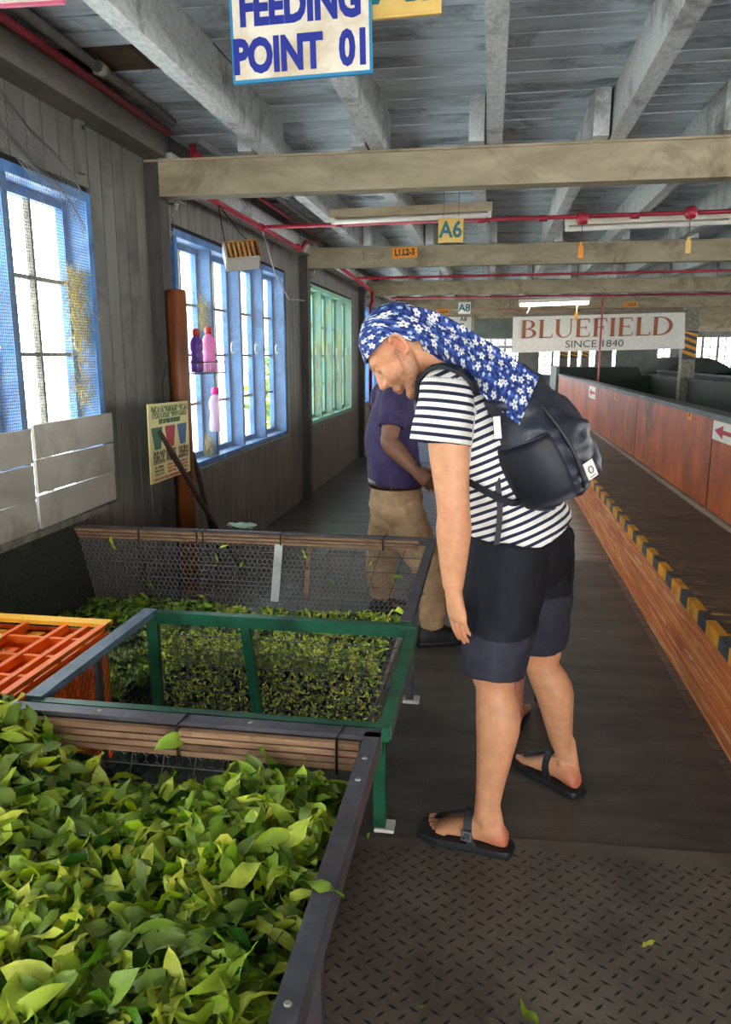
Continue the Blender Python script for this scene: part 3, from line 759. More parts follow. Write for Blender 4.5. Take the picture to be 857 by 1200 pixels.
# ================================================================ LEAVES
def leafmat(name, use_attr):
    t = NT(name)
    if use_attr:
        a = t.n('ShaderNodeAttribute', attribute_name='tone'); tone = a.outputs['Fac']
    else:
        oi = t.n('ShaderNodeObjectInfo'); tone = oi.outputs['Random']
    n1 = t.noise(t.coord((1, 1, 1)), 35, 4, .6)
    f = t.math('MULTIPLY_ADD', n1, .35, t.math('SUBTRACT', tone, .17))
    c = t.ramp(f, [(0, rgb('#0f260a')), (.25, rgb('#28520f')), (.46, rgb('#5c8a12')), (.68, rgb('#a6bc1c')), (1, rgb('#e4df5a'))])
    geo = t.n('ShaderNodeNewGeometry')
    c = t.mix(t.math('MULTIPLY', geo.outputs['Backfacing'], .3), c, rgb('#b9cc5c'))
    t.fin(c, .36, spec=.32)
    tl = t.n('ShaderNodeBsdfTranslucent'); t.l(c, tl.inputs[0])
    mx = t.n('ShaderNodeMixShader'); mx.inputs[0].default_value = .25
    t.l(t.b.outputs[0], mx.inputs[1]); t.l(tl.outputs[0], mx.inputs[2]); t.l(mx.outputs[0], t.out.inputs[0])
    t.bump(n1, .25, .004)
    return t.m
MAT['leaf_stuff'] = leafmat('leaf_heap', True); MAT['leaf'] = leafmat('leaf_single', False)

def leaf_geo(seed, wd=.25, fold=.35, curl=.3, ns=6):
    """unit-length leaf: two halves folded about the midrib, pointed both ends, with a short stalk"""
    rr = random.Random(seed); vs = []; fs = []
    ph = rr.uniform(0, 6)
    for i in range(ns + 1):
        s = i / ns; x = s - .5
        wv = wd * (math.sin(math.pi * s ** .85) ** .8) * (1 - .25 * s) + .004
        z = -curl * (x * x) * 1.2 + .04 * math.sin(s * 5 + ph)
        yb = .06 * math.sin(s * 3 + ph)
        for k in (-1, 0, 1):
            vs.append((x, yb + k * wv, z + abs(k) * wv * fold + (.09 * math.sin(s * 9 + ph + k) * abs(k))))
    for i in range(ns):
        for k in range(2):
            a = i * 3 + k; fs.append((a, a + 1, a + 4, a + 3))
    b = len(vs); vs += [(-.5, vs[1][1] - .012, vs[1][2]), (-.5, vs[1][1] + .012, vs[1][2]), (-.68, vs[1][1] + .02, vs[1][2] - .03)]
    fs.append((b, b + 1, b + 2))
    return np.array(vs), fs
LEAFG = [leaf_geo(i, wd=.135 + .03 * (i % 4), fold=[.25, .6, .1, .45, -.2, .8][i % 6], curl=[.2, .7, -.3, 1.0, .4, .1, .8][i % 7]) for i in range(14)]

def rot_m(rr, tilt):
    from mathutils import Euler
    return Matrix.Rotation(rr.uniform(0, 6.283), 3, 'Z') @ Matrix.Rotation(rr.gauss(0, tilt), 3, 'X') @ Matrix.Rotation(rr.gauss(0, tilt), 3, 'Y')
def heap_object(name, samples, mat, parent=None, base=None, **kw):
    """samples: list of (pos, 3x3 matrix, length, tone, variant) -> ONE mesh with a tone attribute"""
    V, F, T = [], [], []; b = 0
    if base:
        V.append(np.array(base[0])); F += base[1]; T += [base[2]] * len(base[0]); b = len(base[0])
    for pos, M, L, tone, k in samples:
        g, fs = LEAFG[k]
        V.append(g @ (np.array(M).T * L) + np.array(pos)); F += [tuple(i + b for i in f) for f in fs]; T += [tone] * len(g); b += len(g)
    me = bpy.data.meshes.new(name); me.from_pydata(np.concatenate(V).tolist(), [], F)
    at = me.attributes.new('tone', 'FLOAT', 'POINT'); at.data.foreach_set('value', T)
    me.materials.append(MAT[mat]); me.polygons.foreach_set('use_smooth', [True] * len(me.polygons)); me.update()
    o = bpy.data.objects.new(name, me); COL.objects.link(o); return settle(o, parent, **kw)
def gs(x, y, cx, cy, sx, sy): return math.exp(-((x - cx) / sx) ** 2 - ((y - cy) / sy) ** 2)
def bed1(x, y):
    z = .62 + .035 * noise.noise(Vector((x * 5, y * 5, 1))) + .02 * noise.noise(Vector((x * 13, y * 13, 4)))
    z += .06 * gs(x, y, -.36, 1.3, .22, .25) + .27 * gs(x, y, -1.17, 1.28, .24, .26) + .1 * gs(x, y, -1.6, 1.1, .4, .5) - .05 * gs(x, y, -.78, 1.46, .22, .16) + .05 * gs(x, y, -.95, .9, .5, .4)
    z -= .02 * max(0, (x + .32) / .1) if x > -.32 else 0
    return z
def edge1(y): return nx1 - .045
rr = random.Random(11)
gx = [nx0 + .12 + (nx1 - .07 - nx0 - .12) * i / 40 for i in range(41)]; gy = [ny0 + .02 + (ny1 - .05 - ny0) * j / 44 for j in range(45)]
base = ([(x, y, bed1(x, y) - .035) for y in gy for x in gx], [(j * 41 + i, j * 41 + i + 1, j * 41 + 42 + i, j * 41 + 41 + i) for j in range(44) for i in range(40)], .12)  # dark sheet under the leaves: shade in the gaps painted as its tone
S = []
for i in range(6200):
    x, y = rr.uniform(nx0 + .1, nx1 - .05), rr.uniform(ny0 + .1, ny1 - .05)
    if i > 2000: x, y = rr.uniform(-1.55, nx1 - .05), rr.uniform(.3, ny1 - .045)
    x = min(x, nx1 - rr.uniform(.075, .11)); z = bed1(x, y) + rr.uniform(-.04, .018); L = rr.uniform(.05, .095)
    tone = min(1, max(0, rr.gauss(.42, .27) + .12 * gs(x, y, -.5, 1.1, .5, .5)))  # lighter towards centre right: pool of light painted into the leaf tone
    S.append(((x, y, z), rot_m(rr, .95), L, tone, rr.randrange(14)))
tag(heap_object('leaf_heap', S, 'leaf_stuff', None, base), 'deep heap of fresh green tea leaves filling the near trough', 'leaves', None, 'stuff')
LEAFM = []
for g, fs in LEAFG:
    m = MB(); m.v = [tuple(p) for p in g]; m.f = list(fs); LEAFM.append(m.mesh('tea_leaf', 'leaf', True))
def leaf_obj(pos, M, L, k, label, group=None, name='tea_leaf'):
    o = bpy.data.objects.new(name, LEAFM[k]); COL.objects.link(o)
    o.matrix_world = Matrix.Translation(Vector(pos)) @ M.to_4x4() @ Matrix.Scale(L, 4)
    return tag(o, label, 'leaf', group)
n = 0
while n < 292:
    x, y = rr.uniform(-1.35, nx1 - .06), rr.uniform(.42, ny1 - .06)
    x = min(x, nx1 - .085); p = Vector((x, y, bed1(x, y) + rr.uniform(.012, .03)))
    # only where the camera looks
    v = p - Vector((0, 0, CAM_H)); px = 428.5 + FPX * v.dot(_R) / v.dot(_F); py = 600 - FPX * v.dot(_U) / v.dot(_F)
    if px < -5 or py > 1210: continue
    leaf_obj(p, rot_m(rr, .6), rr.uniform(.065, .11), rr.randrange(14), 'loose glossy green tea leaf lying on top of the heap in the near trough', 'single leaves on top of the near heap'); n += 1
# leaf hooked in the slats, leaf caught on the rim
leaf_obj(aty(205, 868, ny1 - .05), Matrix.Rotation(1.2, 3, 'X') @ Matrix.Rotation(.6, 3, 'Z') @ Matrix.Rotation(.9, 3, 'Y'), .085, 3, 'dark green leaf stuck upright on the wooden slats of the near trough')
leaf_obj((nx1 - .02, .985, RZ + .018), Matrix.Rotation(.1, 3, 'Z') @ Matrix.Rotation(.15, 3, 'Y'), .075, 4, 'yellow-green leaf caught across the black rim of the near trough')

# far trough: thin bed of small yellowish leaves, banked up against the green frame
def bed3(x, y): return BZ + .03 + .22 * max(0, 1 - (y - yn) / .35) ** 1.3 * min(1, max(0, (x + 1.2) / .2)) + .02 * gs(x, y, -1.5, 2.9, .4, .3) + .02 * noise.noise(Vector((x * 9, y * 9, 2)))
gx = [xl + .15 + (xr_ - .16 - xl - .15) * i / 40 for i in range(41)]; gy = [yn + .03 + (yf - .13 - yn) * j / 30 for j in range(31)]
base = ([(x, y, bed3(x, y) - .012) for y in gy for x in gx], [(j * 41 + i, j * 41 + i + 1, j * 41 + 42 + i, j * 41 + 41 + i) for j in range(30) for i in range(40)], .05)  # near-black base tone paints the shade between the small leaves
S = []
for i in range(3000):
    x, y = rr.uniform(xl + .16, xr_ - .15), rr.uniform(yn + .03, yf - .13)
    big = x < -1.15
    if not big and y < yn + .12 and rr.random() < .5: continue
    L = rr.uniform(.05, .08) if big else rr.uniform(.02, .045)
    S.append(((x, y, bed3(x, y) + rr.uniform(-.005, .015)), rot_m(rr, .5), L, min(1, max(0, rr.gauss(.3 if big else .7, .2))), rr.randrange(14)))
for i in range(2300):      # the face of the bank seen through the green-framed mesh
    x = rr.uniform(-1.05, -.31); z = rr.uniform(BZ, .67)
    xx = min(x, -.31 + (z - BZ) * .25)
    S.append(((xx, yn + rr.uniform(.004, .03), z), Matrix.Rotation(math.pi / 2, 3, 'X') @ rot_m(rr, .5), rr.uniform(.012, .028), (rr.uniform(.75, 1) if rr.random() < .5 else rr.uniform(0, .45)), rr.randrange(14)))
S = S
o = heap_object('leaf_bed', S, 'leaf_stuff', None, base)
tag(o, 'thin bed of small yellowing leaves in the farthest trough, banked against the green frame', 'leaves', None, 'stuff')
for k, (px, py) in enumerate([(255, 655), (262, 640), (283, 662), (250, 682), (176, 686), (238, 700), (133, 640), (388, 683), (466, 676), (460, 680), (435, 660), (358, 650), (130, 632)]):
    leaf_obj(aty(px, py, yf - .055 - (py - 640) * .0007), Matrix.Rotation(1.3, 3, 'X') @ rot_m(rr, .4), rr.uniform(.035, .055), rr.randrange(14), 'small leaf caught in the wire mesh of the farthest trough', 'leaves caught in the far mesh')
for k in range(7):
    leaf_obj(aty(rr.uniform(452, 478), rr.uniform(712, 730), yn + .1), rot_m(rr, .5), .05, rr.randrange(14), 'bright yellow-green leaf in the right corner of the farthest trough', 'corner leaves in the far trough')
# leaves dropped on the tread mat
for (px, py, L, lab) in [(760, 1112, .045, 'small wilted leaf alone on the diamond tread mat'), (620, 1194, .075, 'broad bright green leaf lying on the diamond tread mat'), (493, 1186, .022, 'tiny yellow leaf scrap on the diamond tread mat'), (432, 984, .03, 'brown leaf scrap on the mat beside the trough leg')]:
    p = atz(px, py, .0085); leaf_obj(p + Vector((0, 0, .014)), Matrix.Rotation(rr.uniform(0, 6), 3, 'Z') @ Matrix.Rotation(.1, 3, 'X'), L, 2, lab)
m = MB(); p = atz(560, 1194, .012)
for k in range(7):
    a = rr.uniform(-.6, 1.2); d = Vector((math.cos(a), math.sin(a), rr.uniform(.0, .3))) * rr.uniform(.03, .05); m.path([p - d * .2, p + d * .5 + Vector((0, 0, .006)), p + d], [.0016, .0013, .0005], 4)
tag(m.obj('dry_twig', 'stick'), 'dry branching twig lying on the diamond tread mat', 'twig')

# ================================================================ CRATES
def crate(z0, label, leaves):
    r = root('crate', (-1.41, 1.92, z0), label, 'crate')
    x0, x1, y0, y1, h = -1.61, -1.215, 1.63, 2.185, .345; z1 = z0 + h; t = .006
    tp = .02
    b = MB()
    for (a, c, d, e) in ((x0, x1, y0, y0 + t), (x0, x1, y1 - t, y1), (x0, x0 + t, y0, y1), (x1 - t, x1, y0, y1)): b.bx(a, c, d, e, z0 + .004, z1 - .03)
    b.obj('body', 'orange', r)
    MB().bx(x0, x1, y0, y1, z0, z0 + .006).obj('bottom', 'orange', r)
    rim = MB(); o_ = .016
    for za, zb, oo in ((z1 - .012, z1, o_), (z1 - .05, z1 - .042, o_ * .8)):
        rim.bx(x0 - oo, x1 + oo, y0 - oo, y0 + t, za, zb).bx(x0 - oo, x0 + t, y0, y1, za, zb).bx(x1 - t, x1 + oo, y0, y1, za, zb)
        if za < z1 - .02: rim.bx(x0 - oo, x1 + oo, y1 - t, y1 + oo, za, zb)
    rim.obj('rim', 'orange', r)
    MB().bx(x0 - o_, x1 + o_, y1 - .03, y1 + o_, z1 - .012, z1 + .001).obj('rim', 'yellow_rim', r)
    for q in range(7):
        y = y0 + (y1 - y0) * (q + .5) / 7; MB().bx(x1 - .001, x1 + .011, y - .005, y + .005, z0 + .02, z1 - .045).obj('rib', 'orange', r)
    for q in range(5):
        x = x0 + (x1 - x0) * (q + .5) / 5; MB().bx(x - .005, x + .005, y0 - .011, y0 + .001, z0 + .02, z1 - .045).obj('rib', 'orange', r)
    if leaves:
        for x in (x0 + .13, x0 + .27, x1 - .05): MB().bx(x - .008, x + .008, y0, y1 - .03, z1 - .03, z1 - .006).obj('lattice_bar', 'orange', r)
        for q in range(1, 4):
            y = y0 + (y1 - y0) * q / 4; MB().bx(x0, x1, y - .007, y + .007, z1 - .03, z1 - .01).obj('lattice_bar', 'orange', r)
        for a in range(3):
            for q in range(4):
                ya = y0 + (y1 - y0) * q / 4 + .02; xa = x0 + .012 + .135 * a
                MB().bx(xa, xa + .045, ya, ya + .095, z1 - .045, z1 - .04).obj('slat', 'yellow_rim' if q == 3 else 'orange', r)
    return r
crate(0.009, 'orange plastic crate on the floor carrying another crate', False)
crate(.357, 'orange plastic crate with yellow edge, upper of two, beside the green trough', True)
for k in range(16):
    x, y = rr.uniform(-1.6, -1.38), rr.uniform(1.64, 2.0)
    leaf_obj((x, y, .352 + .345 + rr.uniform(.012, .04)), rot_m(rr, .25), rr.uniform(.06, .09), rr.randrange(14), 'green leaf spilled over the lattice of the orange crate', 'leaves on the orange crate')

# ================================================================ SIGNS
def board_sign(name, c, w_, h, label, face, edge, rotz=0, tiltx=0, border=.008, th=.012, pr=None):
    """flat sign facing -Y, turned by rotz; returns root and (ux, uy, n, centre)"""
    M = Matrix.Rotation(rotz, 3, 'Z') @ Matrix.Rotation(tiltx, 3, 'Y')
    ux, uy = M @ Vector((1, 0, 0)), M @ Vector((0, 0, 1)); nz = ux.cross(uy)
    c = Vector(c); r = root(name, c - uy * h / 2, label, 'sign')
    m = MB().obx(c, (w_, th, h), M); cobj(m, 'board', edge, r)
    cobj(MB().obx(c + nz * (th / 2 + .001), (w_ - 2 * border, .002, h - 2 * border), M), 'face', face, r)
    return r, ux, uy, nz, c + nz * (th / 2 + .003)
def fitname(): pass

MAT['pink_edge'] = flat('pink_edge', '#d2607c', .5)
Yf = 2.25
a, b, d = aty(268, -32, Yf), aty(437, 88, Yf), aty(274, 98, Yf)
cx, cz = (a.x + b.x) / 2, (b.z + a.z) / 2; W_, H_ = b.x - d.x, a.z - b.z
r, ux, uy, nz, c = board_sign('feeding_sign', (cx, Yf, cz), W_, H_, 'large cream sign with blue edge reading FEEDING POINT 01, hung from the ceiling', 'sign_cream', 'sign_blue', tiltx=math.radians(-1.2))
lettering('FEEDING', .118, c + uy * (H_ * .5 - W_ * .245) - uy * .0, ux, uy, 'ink_blue', r, off=.0055, squeeze=.73)
lettering('POINT  01', .118, c + uy * (H_ * .5 - W_ * .545), ux, uy, 'ink_blue', r, off=.0055, squeeze=.73)
for s in (-.35, .35): MB().tube(c + ux * W_ * s + uy * H_ / 2, (c + ux * W_ * s).xy.to_3d() + Vector((0, 0, CZ)), .002, 4).obj('hanging_wire', 'black', r)
a, b = aty(-70, -36, 2.3), aty(76, 3, 2.3)
board_sign('pink_edged_sign', ((a.x + b.x) / 2, 2.3, (a.z + b.z) / 2), b.x - a.x, a.z - b.z, 'sign with pink-red lower edge hanging by the wall before the feeding sign', 'sign_cream', 'pink_edge', tiltx=math.radians(1))
Y5 = 2.33
a, b = aty(430, -55, Y5), aty(517, 17, Y5)
r, ux, uy, nz, c = board_sign('aisle_sign', ((a.x + b.x) / 2, Y5, (a.z + b.z) / 2), b.x - a.x, a.z - b.z, 'yellow aisle sign reading A5 beside the large feeding sign', 'sign_yellow', 'sign_yellow', tiltx=math.radians(-1), border=.006)
lettering('A5', .185, c + ux * .012 + uy * .012, ux, uy, 'ink_teal', r, off=.005, squeeze=.95)

Y6 = 5.78
a, b = aty(514, 256, Y6), aty(543, 284, Y6)
r, ux, uy, nz, c = board_sign('aisle_sign', ((a.x + b.x) / 2, Y6, (a.z + b.z) / 2), b.x - a.x, a.z - b.z, 'small yellow aisle sign reading A6 hung on two wires below the tan batten', 'sign_yellow', 'sign_yellow', border=.004, th=.008)
lettering('A6', .155, c, ux, uy, 'ink_teal', r, off=.004, squeeze=.9)
for s in (-.3, .3): MB().tube(c + ux * (b.x - a.x) * s + uy * .09, c + ux * (b.x - a.x) * s + uy * .32, .0015, 4).obj('hanging_wire', 'black', r)

def beam_tag(px0, px1, py0, py1, Y, txt, label, size):
    a, b = aty(px0, py0, Y), aty(px1, py1, Y)
    r, ux, uy, nz, c = board_sign('beam_tag', ((a.x + b.x) / 2, Y, (a.z + b.z) / 2), b.x - a.x, a.z - b.z, label, 'tag_orange', 'tag_orange', border=.003, th=.006, tiltx=math.radians(-2))
    lettering(txt, size, c, ux, uy, 'ink_black', r, off=.003, squeeze=.8)
beam_tag(460, 489, 290, 302, P0 + BAY - .07, 'L1.L2-3', 'orange tag reading L1.L2-3 on the second ceiling beam', .085)
beam_tag(513, 526, 362, 368.5, P0 + 3 * BAY - .07, 'L1L2-4', 'orange tag on a far beam beside the A8 sign', .08)
beam_tag(732, 747, 354, 360, P0 + 3 * BAY - .07, 'L1L2-5', 'orange tag on a far beam above the banner', .08)
a, b = aty(537.5, 354, 15.0), aty(551.5, 368, 15.0)
r, ux, uy, nz, c = board_sign('aisle_sign', ((a.x + b.x) / 2, 15.0, (a.z + b.z) / 2), b.x - a.x, a.z - b.z, 'far white aisle sign reading A8', 'white_card', 'white_card', border=.004, th=.008)
lettering('A8', .19, c, ux, uy, 'ink_teal', r, off=.004)
for s in (-.3, .3): MB().tube(c + ux * (b.x - a.x) * s + uy * .1, Vector((c.x + (b.x - a.x) * s, c.y, CZ)), .003, 4).obj('hanging_wire', 'black', r)
a, b = aty(500, 371, 16.5), aty(553, 388, 16.5)
r, ux, uy, nz, c = board_sign('rolling_sign', ((a.x + b.x) / 2, 16.5, (a.z + b.z) / 2), b.x - a.x, a.z - b.z, 'far white sign reading ROLLING behind the flowered headscarf', 'white_card', 'ink_black', border=.01, th=.01)
for s in (-.4, .4): MB().tube(c + ux * (b.x - a.x) * s + uy * .1, Vector((c.x + (b.x - a.x) * s, c.y, CZ)), .003, 4).obj('hanging_wire', 'black', r)
lettering('ROLLING', .165, c - uy * .055, ux, uy, 'ink_black', r, off=.003, squeeze=.95)
lettering('A8', .12, c + uy * .09 + ux * .3, ux, uy, 'ink_black', r, off=.002)
# grey board and louvred shutter farther on
a, b = aty(556, 370, 19), aty(601, 396, 19)
tag(MB().bx(a.x, b.x, 19, 19.05, b.z, a.z).obj('notice_board', 'grey_screen'), 'blank grey-green board hanging left of the banner', 'board')
a, b = aty(552, 396, 26), aty(604, 412, 26)
r = root('louvre_screen', ((a.x + b.x) / 2, 26, b.z), 'pale horizontal louvres below the blank grey board', 'shutter')
for q in range(6):
    z = b.z + (a.z - b.z) * (q + .5) / 6; MB().bx(a.x, b.x, 26 - .02, 26 + .02, z - .03, z + .022).obj('slat', 'white_lath', r)
MB().bx(a.x - .05, a.x, 25.97, 26.03, 0, a.z).obj('upright', 'greybar', r); MB().bx(b.x, b.x + .05, 25.97, 26.03, 0, a.z).obj('upright', 'greybar', r)

# --- banner with serif lettering built as polygons
def arc(cx, cy, rx, ry, a0, a1, n=12): return [(cx + rx * math.cos(math.radians(a0 + (a1 - a0) * i / n)), cy + ry * math.sin(math.radians(a0 + (a1 - a0) * i / n))) for i in range(n + 1)]
S_ = .15   # stem
def stem(x, y0=0, y1=1, w_=S_): return [[(x, y0), (x + w_, y0), (x + w_, y1), (x, y1)], [(x - .06, y0), (x + w_ + .06, y0), (x + w_, y0 + .05), (x, y0 + .05)], [(x - .06, y1), (x, y1 - .05), (x + w_, y1 - .05), (x + w_ + .06, y1)]]
def ring_strips(cx, cy, rx, ry, thx, thy, a0, a1, n=12):
    o = arc(cx, cy, rx, ry, a0, a1, n); i = arc(cx, cy, rx - thx, ry - thy, a0, a1, n)
    return [[o[k], o[k + 1], i[k + 1], i[k]] for k in range(n)]
def armr(x, y, L, th=.055, ser=1): return [[(x, y), (x + L, y), (x + L, y + th), (x, y + th)], [(x + L - .035, y + (th if ser > 0 else 0) - (.02 if ser > 0 else -.02)), (x + L + .02, y + (th if ser > 0 else 0)), (x + L + .04, y + th / 2 + ser * .2), (x + L - .005, y + th / 2 + ser * .16)]]
GLY = {
 'B': (stem(.06) + ring_strips(.3, .75, .29, .25, .14, .05, -90, 90) + ring_strips(.3, .26, .36, .26, .15, .05, -90, 90) + [[(.2, .95), (.3, .95), (.3, 1), (.2, 1)], [(.2, .48), (.3, .48), (.3, .53), (.2, .53)], [(.2, 0), (.3, 0), (.3, .05), (.2, .05)]], .74),
 'L': (stem(.06) + armr(.2, 0, .38), .68),
 'U': (stem(.06, .35, 1)[:1] + [stem(.06)[2]] + ring_strips(.385, .35, .325, .37, .15, .05, 180, 270) + ring_strips(.385, .35, .325, .37, .05, .05, 270, 360) + [[(.66, .35), (.71, .35), (.71, 1), (.66, 1)], [(.58, 1), (.66, .95), (.71, .95), (.79, 1)]], .86),
 'E': (stem(.06) + armr(.2, 0, .38) + armr(.2, .945, .36, ser=-1) + [[(.2, .49), (.45, .49), (.45, .54), (.2, .54)], [(.43, .42), (.47, .42), (.47, .61), (.43, .61)]], .72),
 'F': (stem(.06) + armr(.2, .945, .36, ser=-1) + [[(.2, .47), (.44, .47), (.44, .52), (.2, .52)], [(.42, .4), (.46, .4), (.46, .6), (.42, .6)]], .68),
 'I': (stem(.07), .36),
 'D': (stem(.06) + ring_strips(.3, .5, .52, .5, .15, .05, -90, 90, 18) + [[(.2, .95), (.3, .95), (.3, 1), (.2, 1)], [(.2, 0), (.3, 0), (.3, .05), (.2, .05)]], .92)}
Yb = P0 + 3 * BAY - .14
tl, tr_, bl, br = aty(601.5, 371.5, Yb), aty(803, 366, Yb), aty(600.5, 413.5, Yb), aty(802.5, 408.5, Yb)
r = root('banner', (tl + tr_ + bl + br) / 4, 'white company banner reading BLUEFIELD SINCE 1840 hung below the fourth beam', 'banner')
NB = 24; rings = []
for i in range(NB + 1):
    u = i / NB; p, q_ = tl.lerp(tr_, u), bl.lerp(br, u); dy = .02 * math.sin(u * 11)
    p, q_ = p + Vector((0, dy, 0)), q_ + Vector((0, dy * .5, 0))
    rings.append([p, q_, q_ + Vector((0, .006, 0)), p + Vector((0, .006, 0))])
MB().loft(rings).obj('cloth', 'white_card', r)
MB().tube(tl + Vector((-.05, 0, .03)), tr_ + Vector((.05, 0, .03)), .02, 6).obj('hanging_rail', 'greybar', r)
bw_, bh_ = (tr_ - tl).length, (tl - bl).length; bux = (tr_ - tl).normalized(); buy = Vector((0, 0, 1)); bo = tl + Vector((0, -.03, 0))
tot = sum(GLY[ch][1] for ch in 'BLUEFIELD'); Hc = bh_ * .50; sc = (bw_ * .90) / tot; x = bw_ * .05
for ch in 'BLUEFIELD':
    polys, wdt = GLY[ch]; m = MB()
    for pl in polys:
        ar = sum(pl[i][0] * pl[(i + 1) % len(pl)][1] - pl[(i + 1) % len(pl)][0] * pl[i][1] for i in range(len(pl)))
        if ar < 0: pl = pl[::-1]
        m.prism([(x + px * sc, -bh_ * .60 + py * Hc) for px, py in pl], bo, bux, buy, .002)
    m.obj('lettering', 'ink_brown', r); x += wdt * sc
lettering('SINCE 1840', bh_ * .28, bo + bux * bw_ * .49 - buy * bh_ * .80, bux, buy, 'ink_grey', r, squeeze=1.15)

# --- waste-sorting poster hung on the post beside the broom handles
ax = -1.80
p00, p10, p11, p01 = atx(177, 567, -1.77), atx(223, 552, -1.79), atx(218, 469, -1.79), atx(171, 475, -1.77)
ux = ((p10 - p00) + (p11 - p01)).normalized(); uy = ((p01 - p00) + (p11 - p10)); uy = (uy - ux * uy.dot(ux)).normalized(); nz = ux.cross(uy)
pw_, ph_ = ((p10 - p00).length + (p11 - p01).length) / 2, ((p01 - p00).length + (p11 - p10).length) / 2; o_ = (p00 + p10 + p11 + p01) / 4 - ux * pw_ / 2 - uy * ph_ / 2
r = root('waste_poster', o_ + ux * pw_ / 2, 'pale yellow waste sorting poster with green, red and blue bins hanging beside the post', 'poster')
MB().prism([(0, 0), (pw_, 0), (pw_, ph_), (0, ph_)], o_, ux, uy, .006).obj('board', 'poster', r)
fo = o_ + nz * .007
for k, (x, m_) in enumerate(((.05, 'ink_green'), (.37, 'ink_red'), (.68, 'bin_blue'))):
    MB().prism([(pw_ * (x + .06), ph_ * .42), (pw_ * (x + .2), ph_ * .42), (pw_ * (x + .25), ph_ * .70), (pw_ * x, ph_ * .70)], fo, ux, uy, .002).obj('bin_picture', m_, r)
def squig(x0, x1, y, h, mat, sd, thick):
    q = random.Random(sd); m = MB(); x = x0
    while x < x1 - h * .6:
        w_ = h * q.uniform(.6, 1.0)
        if q.random() < .15: x += h * .5; continue
        k = 8; a0 = q.uniform(0, 6); pts = [(x + w_ * .5 + w_ * .42 * math.cos(a0 + 5.2 * i / k), y + h * .5 * math.sin(a0 + 5.2 * i / k)) for i in range(k + 1)]
        m.path([fo + nz * .002 + ux * a + uy * b for a, b in pts], thick, 4); x += w_ * 1.1
    m.obj('fine_print', mat, r, kind='stuff')
squig(.06 * pw_, .95 * pw_, .925 * ph_, .035, 'ink_green', 1, .0018); squig(.08 * pw_, .93 * pw_, .845 * ph_, .028, 'ink_green', 2, .0016)
lettering('SORT OUT WASTE ITEM PROBABLY', .036, fo + ux * pw_ * .5 + uy * ph_ * .765, ux, uy, 'ink_green', r, off=.0004, squeeze=.55)
for j, yv in enumerate((.37, .315, .26)):
    for k in range(3): squig((.06 + .31 * k) * pw_, (.34 + .31 * k) * pw_, yv * ph_, .022, 'ink_black', 10 + j * 3 + k, .0014)
for j, yv in enumerate((.19, .145, .10)):
    for k in range(3): squig((.08 + .31 * k) * pw_, (.30 + .31 * k) * pw_, yv * ph_, .012, ['ink_black', 'ink_red', 'ink_red'][k], 40 + j * 3 + k, .0008)
squig(.05 * pw_, .9 * pw_, .04 * ph_, .012, 'ink_red', 77, .0012)
pk = o_ + ux * pw_ * .4 + uy * ph_
MB().path([pk, pk + Vector((.0, -.01, .1)), pk + Vector((.03, 0, .22))], .004, 5).obj('hanging_cord', 'black', r)
# paper sheet on the angle post
a, b = atx(188, 357, WX + .06), atx(204, 440, WX + .06)
m = MB().bx(WX + .004, WX + .006, 4.62, 4.76, 1.42, 1.86)
r = root('paper_sheet', (WX + .005, 4.69, 1.42), 'white paper notice with scribbled drawing pinned left of the blue window', 'paper')
m.obj('sheet', 'white_card', r); m = MB(); q = random.Random(4)
for k in range(7):
    c = Vector((WX + .0075, 4.69 + q.uniform(-.035, .035), 1.5 + .045 * k))
    m.path([c + Vector((0, .03 * math.cos(i * .9 + k), .03 * math.sin(i * .9 + k * 2))) for i in range(6)], .0028, 4)
m.obj('drawing', 'ink_grey', r)

# ================================================================ PIPES, LAMPS, CORDS
def pipe(name, pts, rad, mat, label, cat='pipe', extra=None):
    m = MB().path(pts, rad, 8); r = root(name, pts[0], label, cat); m.obj('tube', mat, r, True)
    for p, d in (extra or []):
        u = Vector(d).normalized() * .03; MB().tube(Vector(p) - u, Vector(p) + u, rad * 1.5, 8).obj('coupling', mat, r, True)
    return r
pipe('conduit_pipe', [(WX + .20, -1, 2.835), (WX + .20, 4.36, 2.835)], .022, 'grey_pipe', 'grey conduit pipe along the top of the left wall before the first beam', extra=[((WX + .2, 3.55, 2.835), (0, 1, 0))])
pipe('sprinkler_main', [(WX + .165, 2.3, 2.62), (WX + .165, 2.75, 2.70), (WX + .165, 2.85, 2.785), (WX + .165, 4.36, 2.785)], .02, 'red_pipe', 'dark red pipe running under the grey conduit on the left wall')
zp = 2.545
pipe('sprinkler_main', [(WX + .19, 4.66, 2.80), (WX + .19, 4.70, 2.62), (WX + .19, 4.82, zp), (WX + .19, 7.35, zp), (WX + .19, 7.55, zp + .1), (WX + .19, 7.95, zp + .15)], .02, 'red_pipe', 'red pipe dropping behind the first beam above the blue four-light window', extra=[((WX + .19, 6.05, zp), (0, 1, 0)), ((WX + .19, 7.2, zp - .0), (0, 0, 1))])
pipe('conduit_pipe', [(WX + .27, 4.6, 2.80), (WX + .27, 7.98, 2.80)], .02, 'grey_pipe', 'grey conduit between the first and second beams by the wall')
pipe('conduit_pipe', [(WX + .22, 4.6, 2.74), (WX + .22, 7.98, 2.74)], .014, 'red_pipe', 'thin red line beside the grey conduit between the first two beams')
pipe('sprinkler_branch', [(WX + .21, 6.05, zp), (6.5, 6.0, zp + .04)], .015, 'red_pipe', 'red sprinkler pipe crossing the aisle between the first and second beams', extra=[((x, 6.03, zp + .005), (1, 0, 0)) for x in (-1.2, -.1, .35, 1.0, 1.9)])
pipe('sprinkler_branch', [(WX + .25, 9.0, 2.56), (WX + .3, 9.6, 2.50), (7, 9.6, 2.54)], .016, 'red_pipe', 'red sprinkler pipe crossing the aisle beyond the second beam')
